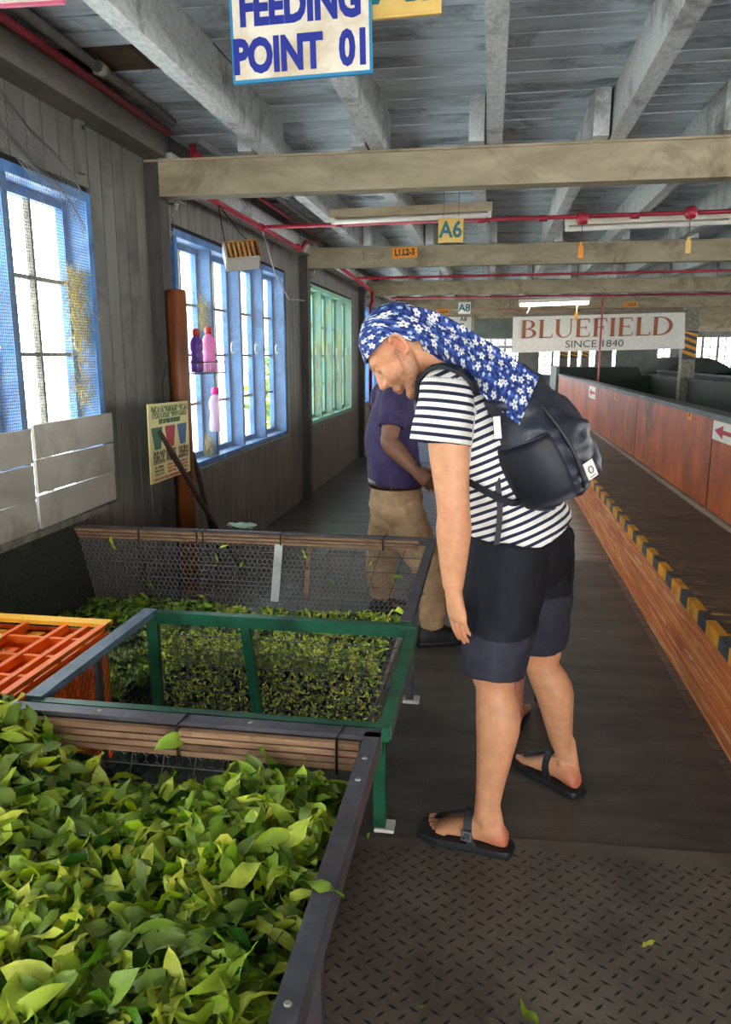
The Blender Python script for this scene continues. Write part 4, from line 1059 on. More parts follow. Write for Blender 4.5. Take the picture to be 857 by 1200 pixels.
pipe('sprinkler_main', [(WX + .25, 9.05, 2.56), (WX + .25, 11.4, 2.5), (WX + .25, 11.45, 2.36), (WX + .2, 11.6, 2.3), (WX + .2, 11.62, .02)], .024, 'red_pipe', 'red riser pipe standing by the third wall post')
for q, yb in enumerate((13.2, 16.6)):
    pipe('sprinkler_branch', [(WX + .3, yb, 2.52), (8, yb, 2.54)], .016, 'red_pipe', ['red sprinkler pipe over the lit tube', 'red sprinkler pipe in the bay beyond the banner'][q])

def bell(px, py, Y, pull, label):
    p = aty(px, py, Y); r = root('alarm_pull', p, label, 'alarm')
    MB().lathe([(.001, -.045), (.03, -.04), (.045, -.015), (.045, .015), (.03, .04), (.001, .045)], p, 14).obj('dome', 'red_pipe', r, True)
    e = p + Vector((0, 0, -.235)); MB().tube(p + Vector((0, 0, -.04)), e + Vector((0, 0, .05)), .003, 5).obj('pull_cord', 'stick', r)
    MB().obx(e, (.036, .014, .085)).obx(e + Vector((0, 0, .055)), (.018, .01, .03)).obj('pull_tag', 'tag_orange' if pull else 'sign_yellow', r)
bell(683, 256, 6.02, 1, 'red alarm dome with orange pull tag on the crossing red pipe')
bell(810, 249, 6.0, 0, 'red alarm dome with pale yellow pull tag on the crossing red pipe')

def batten(a, b, label, lit, mat='batten'):
    a, b = Vector(a), Vector(b); r = root('tube_light', (a + b) / 2, label, 'light fitting')
    MB().bar(a + Vector((0, 0, .035)), b + Vector((0, 0, .035)), .05, .06, (0, 1, 0)).obj('housing', mat, r)
    d = (b - a).normalized()
    for p in (a + d * .02, b - d * .02): MB().bar(p + Vector((0, 0, .01)), p + Vector((0, 0, -.04)), .03, .02, (1, 0, 0)).obj('lamp_holder', 'white_plastic', r)
    MB().tube(a + d * .03 + Vector((0, 0, -.022)), b - d * .03 + Vector((0, 0, -.022)), .019 if not lit else .026, 10).obj('tube', 'lamp' if lit else 'white_plastic', r, True)
    return r
batten((-1.22, 5.9, 2.565), (-.02, 5.8, 2.565), 'unlit tan tube light above the A6 sign', False)
batten((.54, 6.42, 2.55), (1.76, 6.34, 2.56), 'unlit cream tube light behind the red alarm domes', False, 'sign_cream')
L0, L1 = aty(608, 356, 13.4), aty(692, 353, 13.4)
r = batten(L0, L1, 'lit white fluorescent tube above the banner', True, 'white_plastic')
MB().path([L0.lerp(L1, .16), L0.lerp(L1, .15) + Vector((0, 0, -.1)), L0.lerp(L1, .12) + Vector((0, 0, -.16))], .008, 5).obj('loose_wire', 'white_plastic', r)
for s in (.15, .85): MB().tube(L0.lerp(L1, s) + Vector((0, 0, .06)), Vector((L0.lerp(L1, s).x, L0.y, CZ)), .003, 4).obj('hanging_wire', 'black', r)
pt = L0.lerp(L1, .82); MB().tube(pt, pt + Vector((0, 0, -.18)), .006, 5).obj('pull_cord', 'sign_yellow', r); MB().obx(pt + Vector((0, 0, -.23)), (.05, .02, .11)).obj('pull_tag', 'yellow', r)
la = bpy.data.lights.new('tube_glow', 'AREA'); la.shape = 'RECTANGLE'; la.size = 1.1; la.size_y = .05; la.energy = 18; la.color = (1, .96, .88)
lo = bpy.data.objects.new('tube_glow', la); COL.objects.link(lo); lo.location = (L0 + L1) / 2 + Vector((0, 0, -.06))
p = aty(706, 366, 15.2); tag(MB().path([p + Vector((0, 0, .25)), p, p + Vector((0.0, 0, -2.3))], .016, 6).obj('red_rope', 'red_pipe'), 'thin red cord hanging down in front of the banner lettering', 'cord')

# loop of cable under the wall plate
pipe('cable', [(WX + .19, 6.1, 2.52), (WX + .14, 6.6, 2.25), (WX + .1, 7.2, 2.08), (WX + .08, 7.9, 2.12)], .006, 'grey_pipe', 'thin grey cable sagging along the wall above the blue window', 'cable')

# ================================================================ SMALL THINGS ON THE WALL
# latch bracket over the near window
r = root('wooden_latch', (WX, 3.66, 2.42), 'shaped wooden turn latch screwed above the near window', 'latch')
MB().prism([(-.03, 0), (.02, 0), (.025, .06), (.012, .12), (.02, .2), (.03, .24), (-.02, .25), (-.035, .2), (-.04, .08)], (WX + .002, 3.66, 2.42), (0, 1, 0), (0, 0, 1), .025).obj('plate', 'wall_paint', r)
MB().lathe([(.012, 0), (.008, .006)], (WX + .027, 3.665, 2.63), 8, Matrix.Rotation(math.pi / 2, 3, 'Y')).obj('screw', 'black', r)
# hanging slatted wooden box (bird feeder shape)
C0 = atx(283, 299, -1.62); r = root('hanging_box', C0, 'small slatted wooden box hanging tilted on cords by the blue window', 'box')
Mx = Matrix.Rotation(math.radians(-20), 3, 'Y') @ Matrix.Rotation(math.radians(-24), 3, 'X') @ Matrix.Rotation(math.radians(28), 3, 'Z')
bw2, bd2, bh2 = .21, .12, .13
cobj(MB().obx(C0 + Mx @ Vector((0, 0, -bh2 / 2)), (bw2, bd2, .016), Mx), 'bottom', 'white_board', r)
cobj(MB().obx(C0 + Mx @ Vector((0, 0, bh2 / 2)), (bw2, bd2, .014), Mx), 'top', 'basket', r)
cobj(MB().obx(C0 + Mx @ Vector((-bw2 / 2, 0, 0)), (.014, bd2, bh2), Mx), 'end_board', 'white_board', r)
cobj(MB().obx(C0 + Mx @ Vector((bw2 / 2, 0, 0)), (.014, bd2, bh2), Mx), 'end_board', 'rust_post', r)
cobj(MB().obx(C0 + Mx @ Vector((0, bd2 / 2 - .01, 0)), (bw2 - .02, .006, bh2 - .02), Mx), 'back_board', 'rust_post', r)
for k in range(6): cobj(MB().obx(C0 + Mx @ Vector((-bw2 / 2 + .03 + .03 * k, -bd2 / 2 + .006, 0)), (.017, .012, bh2 - .02), Mx), 'slat', 'basket', r)
up = Vector((WX + .19, C0.y + .12, 2.54))
for s in (-1, 1):
    e = C0 + Mx @ Vector((s * bw2 * .42, 0, bh2 / 2)); MB().path([e, e.lerp(up, .4) + Vector((0, .01, -.02)), up], .004, 5).obj('cord', 'black', r)
# wire shelf with bottles
sy0, sy1, sz = 4.78, 5.22, 1.44
r = root('wire_shelf', (WX + .09, 5.0, sz), 'black wire basket shelf fixed to the window frame', 'shelf')
m = MB(); x0, x1 = WX + .03, WX + .15
for z in (sz, sz + .075):
    m.path([(x0, sy0, z), (x1, sy0, z), (x1, sy1, z), (x0, sy1, z), (x0, sy0, z)], .004, 5)
for k in range(12):
    y = sy0 + (sy1 - sy0) * k / 11; m.tube((x1, y, sz), (x1, y, sz + .075), .002, 4); m.tube((x0, y, sz), (x1, y, sz), .002, 4)
m.obj('basket', 'iron', r)
MB().path([(WX + .05, sy0 + .02, sz), (WX + .04, sy0, sz - .15), (WX + .06, sy0 - .03, sz - .3)], .004, 5).obj('hanger', 'black', r)
def bottle(c, mat, capm, label, h=.2, rad=.034, flip=False):
    r = root('bottle', c, label, 'bottle'); s = 1
    pr = [(.001, 0), (rad * .9, .002), (rad, .015), (rad, h * .28), (rad * .86, h * .34), (rad * .86, h * .5), (rad, h * .56), (rad, h * .72), (rad * .75, h * .82), (rad * .4, h * .88), (rad * .4, h * .93)]
    MB().lathe(pr, c, 16).obj('body', mat, r, True)
    MB().lathe([(rad * .55, h * .885), (rad * .55, h * 1.02), (rad * .35, h * 1.05), (.001, h * 1.06)], c, 14).obj('cap', capm, r, True)
    return r
MAT['pink'] = flat('pink_cap', '#e0218a', .4); MAT['redcap'] = flat('red_cap', '#c4362c', .4)
bottle(Vector((WX + .09, 4.84, sz + .006)), 'purple_bottle', 'redcap', 'purple plastic bottle with red cap on the wire shelf', .27, .042)
bottle(Vector((WX + .09, 5.07, sz + .006)), 'pink_bottle', 'redcap', 'pink tinted plastic bottle with dark red cap on the wire shelf', .29, .045)
bottle(Vector((WX + .09, 5.20, sz + .006)), 'clear_bottle', 'bin_blue', 'tiny clear bottle at the end of the wire shelf', .08, .02)
hb = Vector((WX + .06, 5.24, 1.02)); hbr = bottle(hb, 'clear_bottle', 'pink', 'clear plastic bottle with bright pink cap hanging below the wire shelf', .3, .05)
MB().tube(hb + Vector((0, 0, .3)), hb + Vector((0, -.03, .43)), .002, 4).obj('string', 'black', hbr)
# two sticks leaning in the corner
for (p, q_, lab) in ((atx(187, 506, -1.70), atx(250, 612, -1.70), 'dark broom handle leaning across the waste poster'), (atx(226, 530, -1.93), atx(246, 612, -1.93), 'dark stick leaning on the wall behind the poster')):
    q_ = p + (q_ - p) * ((p.z - .016) / (p.z - q_.z))
    m = MB().path([p, p.lerp(q_, .08), p.lerp(q_, .09), q_], [.012, .014, .017, .015], 8); tag(m.obj('broom_handle', 'stick', None, True), lab, 'stick')
# clear plastic bag on the floor behind the far trough
bp = aty(284, 618, yf + .02); m = MB().ell(bp + Vector((0, .0, .012)), (.075, .022, .016), None, 18, 10)
m.v = [tuple(Vector(v) + Vector(noise.noise_vector(Vector(v) * 30)) * .012) for v in m.v]
MAT['bag'] = plastic_clear('clear_bag', '#c4d9c8', .3)
tag(m.obj('plastic_bag', 'bag', None, True), 'crumpled clear green-tinged plastic bag lying on the far slatted rail', 'bag')
# dark cloth / drain hose and shrubs outside the third window
def shrub(x, y, z, rx, ry, rz, n, seed, label):
    q = random.Random(seed); S = []
    for i in range(n):
        d = Vector((q.gauss(0, 1), q.gauss(0, 1), q.gauss(0, 1))).normalized() * q.uniform(.6, 1)
        S.append(((x + d.x * rx, y + d.y * ry, z + d.z * rz), rot_m(q, 1.2), q.uniform(.12, .22), min(1, max(0, q.gauss(.6, .2))), q.randrange(14)))
    r = root('shrub', (x, y, z - rz), label, 'shrub'); heap_object('foliage', S, 'leaf_stuff', r)
    MB().path([(x, y, z - rz * 1.2), (x + .05, y, z), (x, y, z + rz * .5)], [.05, .035, .01], 6).obj('stem', 'stick', r)
shrub(-3.4, 12.6, .9, .5, 1.6, 1.0, 900, 1, 'leafy green shrub growing close outside the third window')
shrub(-3.6, 16.0, .9, .6, 1.6, 1.1, 700, 2, 'leafy green shrub farther along outside the wall')

# ================================================================ PEOPLE
def skinmat(name, base, red, beardc):
    t = NT(name)
    a = t.n('ShaderNodeAttribute', attribute_name='red'); b = t.n('ShaderNodeAttribute', attribute_name='beard')
    n1 = t.noise(t.coord((1, 1, 1), rnd=False), 30, 5, .6); n2 = t.noise(t.coord((1, 1, 1), rnd=False), 160, 3, .6)
    c0 = rgb(base); c = t.ramp(n1, [(.3, tuple(x * .78 for x in c0[:3]) + (1,)), (.7, c0)])
    c = t.mix(t.math('MULTIPLY', a.outputs['Fac'], .75), c, rgb(red))
    c = t.mix(t.math('MULTIPLY', b.outputs['Fac'], t.ramp(n2, [(.35, .25), (.65, .95)])), c, rgb(beardc))
    t.bump(n2, .08, .003)
    t.b.inputs['Subsurface Weight'].default_value = .08; t.b.inputs['Subsurface Radius'].default_value = (.01, .004, .002)
    return t.fin(c, .5, spec=.4)
MAT['skin_fair'] = skinmat('skin_fair', '#cf946c', '#b9573f', '#6d4c38')
MAT['skin_dark'] = skinmat('skin_brown', '#8a5f48', '#6d4536', '#2a2220')
MAT['skin_pink'] = skinmat('skin_pink', '#c98d72', '#b85a48', '#5a4030')

def crv(vals, k=4):
    """Catmull-Rom resample of a list of tuples, k steps per span"""
    P = [np.array(v, float) for v in vals]; out = []
    for i in range(len(P) - 1):
        a, b, c, d = P[max(i - 1, 0)], P[i], P[i + 1], P[min(i + 2, len(P) - 1)]
        for s in range(k):
            t_ = s / k
            out.append(.5 * ((2 * b) + (c - a) * t_ + (2 * a - 5 * b + 4 * c - d) * t_ ** 2 + (3 * b - a - 3 * c + d) * t_ ** 3))
    out.append(P[-1]); return out
def limb(m, rows, side, n=20, k=4, pw=2.0, cap=True):
    """rows: (point, a, b): half width a along 'side', b across; smooth loft closed at both ends"""
    R_ = crv([tuple(p) + (a, b) for p, a, b in rows], k); rings = []
    pts = [Vector(r_[:3]) for r_ in R_]
    for i, r_ in enumerate(R_):
        d = pts[min(i + 1, len(pts) - 1)] - pts[max(i - 1, 0)]
        u, v, d = frame_of(d, side)
        ring = []
        for q in range(n):
            a = 2 * math.pi * q / n; ca, sa = math.cos(a), math.sin(a)
            ring.append(pts[i] + u * (abs(ca) ** (2 / pw)) * math.copysign(1, ca) * max(r_[3], .001) + v * (abs(sa) ** (2 / pw)) * math.copysign(1, sa) * max(r_[4], .001))
        rings.append(ring)
    return m.loft(rings, cap)
def cap_(m, p, q, r1, r2=None, n=10):
    r2 = r1 if r2 is None else r2; p, q = Vector(p), Vector(q)
    m.ell(p, (r1,) * 3, None, n, 6); m.ell(q, (r2,) * 3, None, n, 6); return m.path([p, q], [r1, r2], n)
def remesh(mb, voxel, sm=4):
    me = mb.mesh('tmp'); o = bpy.data.objects.new('tmp', me); COL.objects.link(o)
    md = o.modifiers.new('r', 'REMESH'); md.mode = 'VOXEL'; md.voxel_size = voxel
    if sm: ms = o.modifiers.new('s', 'SMOOTH'); ms.factor = .5; ms.iterations = sm
    bpy.context.view_layer.update()
    out = bpy.data.meshes.new_from_object(o.evaluated_get(bpy.context.evaluated_depsgraph_get()))
    bpy.data.objects.remove(o); bpy.data.meshes.remove(me)
    out.polygons.foreach_set('use_smooth', [True] * len(out.polygons)); return out
def verts(me):
    a = np.empty(len(me.vertices) * 3); me.vertices.foreach_get('co', a); return a.reshape(-1, 3)
def setv(me, a): me.vertices.foreach_set('co', a.ravel()); me.update()
def attr(me, name, arr):
    at = me.attributes.new(name, 'FLOAT', 'POINT'); at.data.foreach_set('value', np.asarray(arr, float).tolist())
def wrinkle(me, amp, sc, seed=0, dirn=None):
    a = verts(me); nr = np.empty(len(a) * 3); me.vertices.foreach_get('normal', nr); nr = nr.reshape(-1, 3)
    d = np.array([noise.noise(Vector((p[0] * sc[0], p[1] * sc[1], p[2] * sc[2] + seed))) + .5 * noise.noise(Vector((p[0] * sc[0] * 2.3, p[1] * sc[1] * 2.3, p[2] * sc[2] * 2.3 + seed))) for p in a])
    setv(me, a + nr * (d * amp)[:, None])
def put(me, name, mat, parent, **kw):
    me.materials.clear(); me.materials.append(MAT[mat]); o = bpy.data.objects.new(name, me); COL.objects.link(o); return settle(o, parent, **kw)

def hand(m, w_, d, n, th, s=1.0, bend=(.15, .25, .2)):
    """w_: wrist, d: finger direction, n: palm normal, th: thumb side"""
    w_, d = Vector(w_), Vector(d).normalized(); th = Vector(th); th = (th - d * th.dot(d)).normalized(); n = Vector(n); n = (n - d * n.dot(d) - th * n.dot(th)).normalized()
    limb(m, [(w_ - d * .01 * s, .027 * s, .021 * s), (w_ + d * .03 * s, .033 * s, .019 * s), (w_ + d * .065 * s, .039 * s, .017 * s), (w_ + d * .086 * s, .039 * s, .014 * s), (w_ + d * .096 * s, .034 * s, .009 * s)], th, 16, 3)
    for k, (off, L) in enumerate(((.029, .082), (.0095, .092), (-.0105, .086), (-.029, .068))):
        p = w_ + d * (.080 - (.008 if k == 3 else 0)) * s + th * off * s; dd = d + th * off * -1.2; dd.normalize()
        segs = (.46, .31, .23); r0 = .0092 - .0006 * k
        for q in range(3):
            a = bend[q] + .012 * k; dd = (dd * math.cos(a) + n * math.sin(a)).normalized(); e = p + dd * L * segs[q] * s
            cap_(m, p, e, r0 * s, (r0 - .0008) * s, 8); p = e; r0 -= .0008
    p = w_ + d * .025 * s + th * .028 * s + n * .006 * s; dd = (d * .78 + th * .5 + n * .35).normalized()
    for q, (L, r0) in enumerate(((.042, .0125), (.032, .0105), (.026, .009))):
        e = p + dd * L * s; cap_(m, p, e, r0 * s, (r0 - .001) * s, 8); p = e; dd = (dd + d * .25 - th * .1).normalized()
def foot(m, ank, d, med, z0, s=1.0, toes=True):
    """bare foot: ank ankle centre, d heading, med direction to the big-toe side, z0 sole height"""
    d = Vector(d).normalized(); med = Vector(med); med = (med - d * med.dot(d)).normalized(); a = Vector((ank[0], ank[1], 0)); Z = Vector((0, 0, 1))
    rows = [(-.066, .016, .026, .020), (-.058, .026, .03, .028), (-.035, .033, .04, .04), (.0, .034, .052, .05), (.04, .036, .044, .042), (.085, .043, .032, .03), (.125, .047, .022, .021), (.15, .043, .016, .014)]
    R_ = crv(rows, 3); rings = []
    for r_ in R_:
        c = a + d * r_[0] * s + Z * (z0 + r_[2] * s) + med * (.004 + max(0, r_[0]) * .05) * s
        rings.append([c + med * math.cos(t_) * r_[1] * s + Z * math.sin(t_) * (min(r_[3], r_[2]) if math.sin(t_) < 0 else r_[3]) * s for t_ in (2 * math.pi * q / 18 for q in range(18))])
    m.loft(rings)
    if toes:
        for k, (off, st, L, r_) in enumerate(((.034, .145, .052, .0135), (.012, .148, .046, .0095), (-.007, .143, .041, .009), (-.024, .134, .037, .0085), (-.039, .122, .032, .008))):
            p = a + d * st * s + med * (off + .008) * s + Z * (z0 + .014 * s); e = p + d * L * .75 * s - Z * .002 * s - med * off * .12 * s
            cap_(m, p, e, r_ * s, r_ * .95 * s, 8)
def arm(m, sh, el, wr, s=1.0, side=(0, 1, 0), k=1.0):
    sh, el, wr = map(Vector, (sh, el, wr))
    limb(m, [(sh + (sh - el) * .08, .045 * s, .045 * s), (sh, .056 * s, .056 * s), (sh.lerp(el, .4), .053 * s, .056 * s), (sh.lerp(el, .8), .045 * s, .047 * s), (el, .042 * s, .046 * s), (el.lerp(wr, .22), .043 * s, .05 * s), (el.lerp(wr, .6), .034 * s, .041 * s), (el.lerp(wr, .92), .025 * s, .032 * s), (wr, .023 * s, .029 * s)], side, 18, 3)
def leg(m, hip, kn, an, back, s=1.0):
    hip, kn, an, back = map(Vector, (hip, kn, an, back))
    sd = back.cross(Vector((0, 0, 1)))
    limb(m, [(hip + Vector((0, 0, .05)), .08 * s, .085 * s), (hip.lerp(kn, .25), .083 * s, .088 * s), (hip.lerp(kn, .7), .066 * s, .070 * s), (kn + Vector((0, 0, .03)), .058 * s, .062 * s), (kn - Vector((0, 0, .03)), .053 * s, .057 * s), (kn.lerp(an, .28) + back * .016 * s, .060 * s, .066 * s), (kn.lerp(an, .5) + back * .012 * s, .051 * s, .055 * s), (kn.lerp(an, .78) + back * .003, .036 * s, .041 * s), (an + Vector((0, 0, .03)), .031 * s, .038 * s), (an - Vector((0, 0, .035)), .032 * s, .042 * s)], sd, 20, 3)
    for sg in (-1, 1): m.ell(an + sd * .028 * sg * s, (.012 * s,) * 3, None, 8, 6)
    m.ell(kn - back * .035 * s, (.035 * s, .035 * s, .045 * s), None, 12, 8)
    cap_(m, an + back * .024 * s + Vector((0, 0, .09)), an + back * .042 * s - Vector((0, 0, .03)), .010 * s, .017 * s)
class Head:
    def __init__(s, c, f, u, sc=1.0):
        s.c = Vector(c); s.f = Vector(f).normalized(); u = Vector(u); s.u = (u - s.f * u.dot(s.f)).normalized(); s.l = s.u.cross(s.f); s.s = sc
        s.M = Matrix((s.f, s.l, s.u)).transposed()
    def p(s, f, l, u): return s.c + (s.f * f + s.l * l + s.u * u) * s.s
    def local(s, a): return (a - np.array(s.c)) @ np.array([list(s.f), list(s.l), list(s.u)]).T / s.s
    def ell(s, m, f, l, u, r, nu=18, nv=12): m.ell(s.p(f, l, u), tuple(x * s.s for x in r), s.M, nu, nv)
    def cap(s, m, a, b, r1, r2=None): cap_(m, s.p(*a), s.p(*b), r1 * s.s, (r2 or r1) * s.s)
    def build(s, m, neck):
        s.ell(m, -.008, 0, .032, (.098, .076, .096)); s.ell(m, .03, 0, -.035, (.064, .058, .078)); s.ell(m, .055, 0, .03, (.042, .058, .05))
        for g in (-1, 1):
            s.cap(m, (-.002, .054 * g, -.035), (.018, .050 * g, -.075), .024, .022); s.cap(m, (.018, .050 * g, -.075), (.072, .014 * g, -.104), .022, .02)
            s.ell(m, .062, .036 * g, -.028, (.03, .026, .034), 12, 8)
            s.cap(m, (.094, .012 * g, .033), (.078, .05 * g, .03), .0125, .011)      # brow
            s.ell(m, .081, .031 * g, .008, (.014, .016, .0125), 12, 8)               # eyelid
            s.cap(m, (.098, .022 * g, -.062), (.106, 0, -.059), .0065, .008); s.cap(m, (.095, .020 * g, -.072), (.103, 0, -.074), .0065, .009)
            s.ell(m, .108, .013 * g, -.031, (.013, .009, .009), 10, 6)               # nostril wing
            pts = [s.p(-.020 - .019 * math.cos(a), (.085 + .004 * math.cos(a)) * g, -.004 + .034 * math.sin(a)) for a in [math.radians(-95 + 26 * q) for q in range(10)]]
            m.path(pts, [.0062 * s.s] * 10, 8); s.ell(m, -.022, .074 * g, -.004, (.017, .007, .03), 10, 8); s.ell(m, -.012, .078 * g, -.034, (.009, .007, .011), 8, 6); s.cap(m, (-.006, .078 * g, -.006), (-.008, .08 * g, -.016), .006)
        s.cap(m, (.092, 0, .032), (.107, 0, .004), .011, .0115); s.cap(m, (.107, 0, .004), (.121, 0, -.022), .0115, .0135); s.ell(m, .084, 0, -.006, (.028, .020, .042), 14, 10); s.ell(m, .078, 0, -.035, (.03, .04, .03), 14, 10)
        s.ell(m, .074, 0, -.106, (.026, .028, .022), 14, 8); s.ell(m, .09, 0, -.048, (.015, .03, .018), 12, 8)
        nb = Vector(neck); a = s.p(-.03, 0, -.02)
        limb(m, [(a, .056 * s.s, .058 * s.s), (a.lerp(nb, .45), .055 * s.s, .058 * s.s), (nb, .062 * s.s, .066 * s.s), (nb + (nb - a) * .25, .075 * s.s, .075 * s.s)], s.l, 18, 3)
        s.cap(m, (.035, 0, -.09), tuple(s.local(np.array(nb + s.f * .03))), .03, .045)

def person(J, voxel=.0045):
    """one continuous body mesh from the joints in J"""
    m = MB(); lat = Vector(J['lat']); F_ = Vector(J['fwd']); s = J.get('s', 1.0)
    pel, ch, nb = Vector(J['pelvis']), Vector(J['chest']), Vector(J['neck'])
    limb(m, [(pel - Vector((0, 0, .10)), .10 * s, .09 * s), (pel, .155 * s, .105 * s), (pel.lerp(ch, .45), .135 * s, .095 * s), (ch, .16 * s, .11 * s), (ch.lerp(nb, .55), .15 * s, .085 * s), (nb, .07 * s, .06 * s)], lat, 24, 4)
    for sd in 'LR':
        limb(m, [(nb.lerp(ch, .3), .06 * s, .06 * s), (nb.lerp(Vector(J['sh' + sd]), .6), .06 * s, .055 * s), (J['sh' + sd], .058 * s, .058 * s)], F_, 14, 3)
        arm(m, J['sh' + sd], J['el' + sd], J['wr' + sd], s, J.get('aside' + sd, lat))
        h = J['hand' + sd]; hand(m, J['wr' + sd], h[0], h[1], h[2], s, h[3] if len(h) > 3 else (.15, .25, .2))
        leg(m, J['hip' + sd], J['kn' + sd], J['an' + sd], Vector(J['back' + sd]), s)
        foot(m, J['an' + sd], J['ft' + sd], J['med' + sd], J['sole'], s)
    J['head'].build(m, J['neck'])
    return remesh(m, voxel, 3)
def paint_skin(me, J, reds, beard=True):
    a = verts(me); red = np.zeros(len(a)); 
    for c, r_, k in reds: red = np.maximum(red, k * np.exp(-((a - np.array(c)) ** 2).sum(1) / r_ ** 2))
    h = J['head'].local(a); near = (np.abs(h) < .16).all(1)
    f, l, u = h[:, 0], np.abs(h[:, 1]), h[:, 2]
    lip = np.exp(-((f - .105) / .012) ** 2 - (l / .02) ** 2 - ((u + .066) / .008) ** 2) * near
    nose = np.exp(-((f - .118) / .02) ** 2 - (l / .018) ** 2 - ((u + .024) / .018) ** 2) * near * .6
    ear = np.exp(-((f + .012) / .03) ** 2 - ((l - .08) / .012) ** 2 - ((u + .006) / .04) ** 2) * near * .8
    attr(me, 'red', np.clip(np.maximum.reduce([red, lip, nose, ear]), 0, 1))
    b = np.zeros(len(a))
    if beard:
        jaw = (1 / (1 + np.exp((u + .045 + .25 * np.maximum(0, .06 - f) * 0) / .008))) * (1 / (1 + np.exp(-(f - (-.002)) / .008))) * (u > -.15)
        side = np.exp(-((f - .008) / .014) ** 2) * (u < .0) * (u > -.08)
        b = np.maximum(jaw, side * .8) * near * (1 - lip)
        brow = np.exp(-((u - .036) / .006) ** 2) * (f > .07) * (l > .012) * (l < .05) * near
        lash = np.exp(-((u - .002) / .004) ** 2) * (f > .078) * (l > .018) * (l < .045) * near
        b = np.maximum.reduce([b, brow, lash])
    attr(me, 'beard', b)

# ---------------------------------------------------------------- man in the striped shirt
fw = Vector((-.92, .39, 0)); lv = Vector((-.39, -.92, 0))          # facing, his left
J = dict(fwd=fw, lat=lv, s=1.06, sole=.028)
J['hipL'], J['hipR'] = aty(596, 655, 2.27), aty(626, 645, 2.48)
J['knL'], J['knR'] = aty(581, 795, 2.22), aty(636, 770, 2.57)
J['anL'], J['anR'] = Vector((.035, 2.19, .11)), Vector((.315, 2.60, .11))
J['pelvis'] = (J['hipL'] + J['hipR']) / 2 + Vector((.0, 0, .04)); J['chest'] = aty(560, 505, 2.345); J['neck'] = aty(527, 436, 2.33)
J['shL'] = aty(522, 470, 2.165); J['shR'] = J['shL'] - lv * .36
J['elL'], J['wrL'] = aty(532, 603, 2.13), aty(531, 690, 2.14)
J['elR'] = J['shR'] + Vector((.02, .03, -.31)); J['wrR'] = J['elR'] + Vector((-.07, -.0, -.24))
J['handL'] = (aty(541, 752, 2.15) - J['wrL'], (.75, .66, 0), (-.66, .75, 0), (.05, .14, .12)); J['handR'] = ((.0, 0, -1), (.5, -.85, 0), (-.85, -.5, 0))
J['ftL'], J['ftR'] = (-.96, .27, 0), (-.66, .75, 0)
J['medL'], J['medR'] = (.27, .96, 0), (-.75, -.66, 0)
J['backL'], J['backR'] = (.96, -.27, 0), (.80, -.60, 0)
hf = Vector((-.985, .17, 0)); pa = math.radians(52)
HD = Head(aty(471, 409, 2.275), hf * math.cos(pa) - Vector((0, 0, math.sin(pa))), hf * math.sin(pa) + Vector((0, 0, math.cos(pa))), 1.0)
J['head'] = HD
man = root('person', (.17, 2.4, 0), 'person bending over the troughs in striped tee, dark shorts, blue flowered headscarf and sandals', 'person')
bm_ = person(J); V3 = lambda o: Vector(o)
heelL = J['anL'] + Vector((.96, -.27, 0)) * .06 - Vector((0, 0, .06)); heelR = J['anR'] + Vector((.66, -.75, 0)) * .06 - Vector((0, 0, .06))
tip = J['wrL'] + (aty(541, 752, 2.15) - J['wrL'])
paint_skin(bm_, J, [(heelL, .05, 1), (heelR, .06, 1), (J['elL'], .05, .45), (tip, .05, .5), (J['knL'], .07, .25), (J['knR'], .07, .3), (J['anL'] + Vector(J['ftL']) * .17, .05, .45), (HD.p(.05, .06, -.03), .04, .25)])
put(bm_, 'body', 'skin_fair', man)

# striped shirt
t = NT('striped_jersey'); a = t.n('ShaderNodeAttribute', attribute_name='stripe')
fr = t.math('FRACT', t.math('DIVIDE', a.outputs['Fac'], .0232)); n1 = t.noise(t.coord((1, 1, 1), rnd=False), 9, 4)
sel = t.math('GREATER_THAN', fr, .56)
c = t.mix(sel, t.ramp(n1, [(.3, rgb('#c9c3b8')), (.7, rgb('#e8e4dc'))]), rgb('#23263a'))
n2 = t.noise(t.coord((1, 1, 1), rnd=False), 400, 2); t.bump(n2, .1, .002); MAT['jersey'] = t.fin(c, .85, spec=.2)
m = MB(); hemc = aty(610, 628, 2.375); sp = (J['chest'] - hemc).normalized()
hl = hemc - sp * .005
rows = [(hl, .195, .158), (hl + sp * .03, .196, .160), (hl.lerp(J['chest'], .4), .185, .150), (J['chest'] + Vector((.005, 0, 0)), .193, .147), (J['chest'].lerp(J['neck'], .5), .19, .125), (J['neck'] + Vector((.012, 0, .0)), .10, .095), (J['neck'].lerp(HD.c, .12), .074, .074)]
limb(m, rows, lv, 32, 5, 2.2)
slv = aty(516, 519, 2.15)
for S0, E0, W0 in ((J['shL'], slv, .086), (J['shR'], J['shR'] + Vector((-.01, .02, -.16)), .079)):
    limb(m, [(J['neck'].lerp(S0, .35) - Vector((0, 0, .04)), .08, .075), (J['neck'].lerp(S0, .75) - Vector((0, 0, .0)), .078, .078), (S0 + Vector((0, 0, .0)), .078, .08), (S0.lerp(E0, .55), .083, .080), (E0, W0, .080)], fw, 24, 5)
sm = remesh(m, .006, 3); wrinkle(sm, .007, (9, 9, 14), 3)
a = verts(sm); axs = np.array(sp); spine = (a - np.array(hl)) @ axs + .18 * ((a - np.array(hl)) @ np.array(fw)) * 0
def seg_d(a, p, q):
    p, q = np.array(p), np.array(q); d = q - p; t_ = np.clip(((a - p) @ d) / (d @ d), 0, 1.3); return np.linalg.norm(a - (p + t_[:, None] * d), axis=1), ((a - p) @ d) / np.linalg.norm(d)
st = spine + .012 * np.sin(a[:, 1] * 14) + .25 * np.maximum(0, spine - .42) * 0
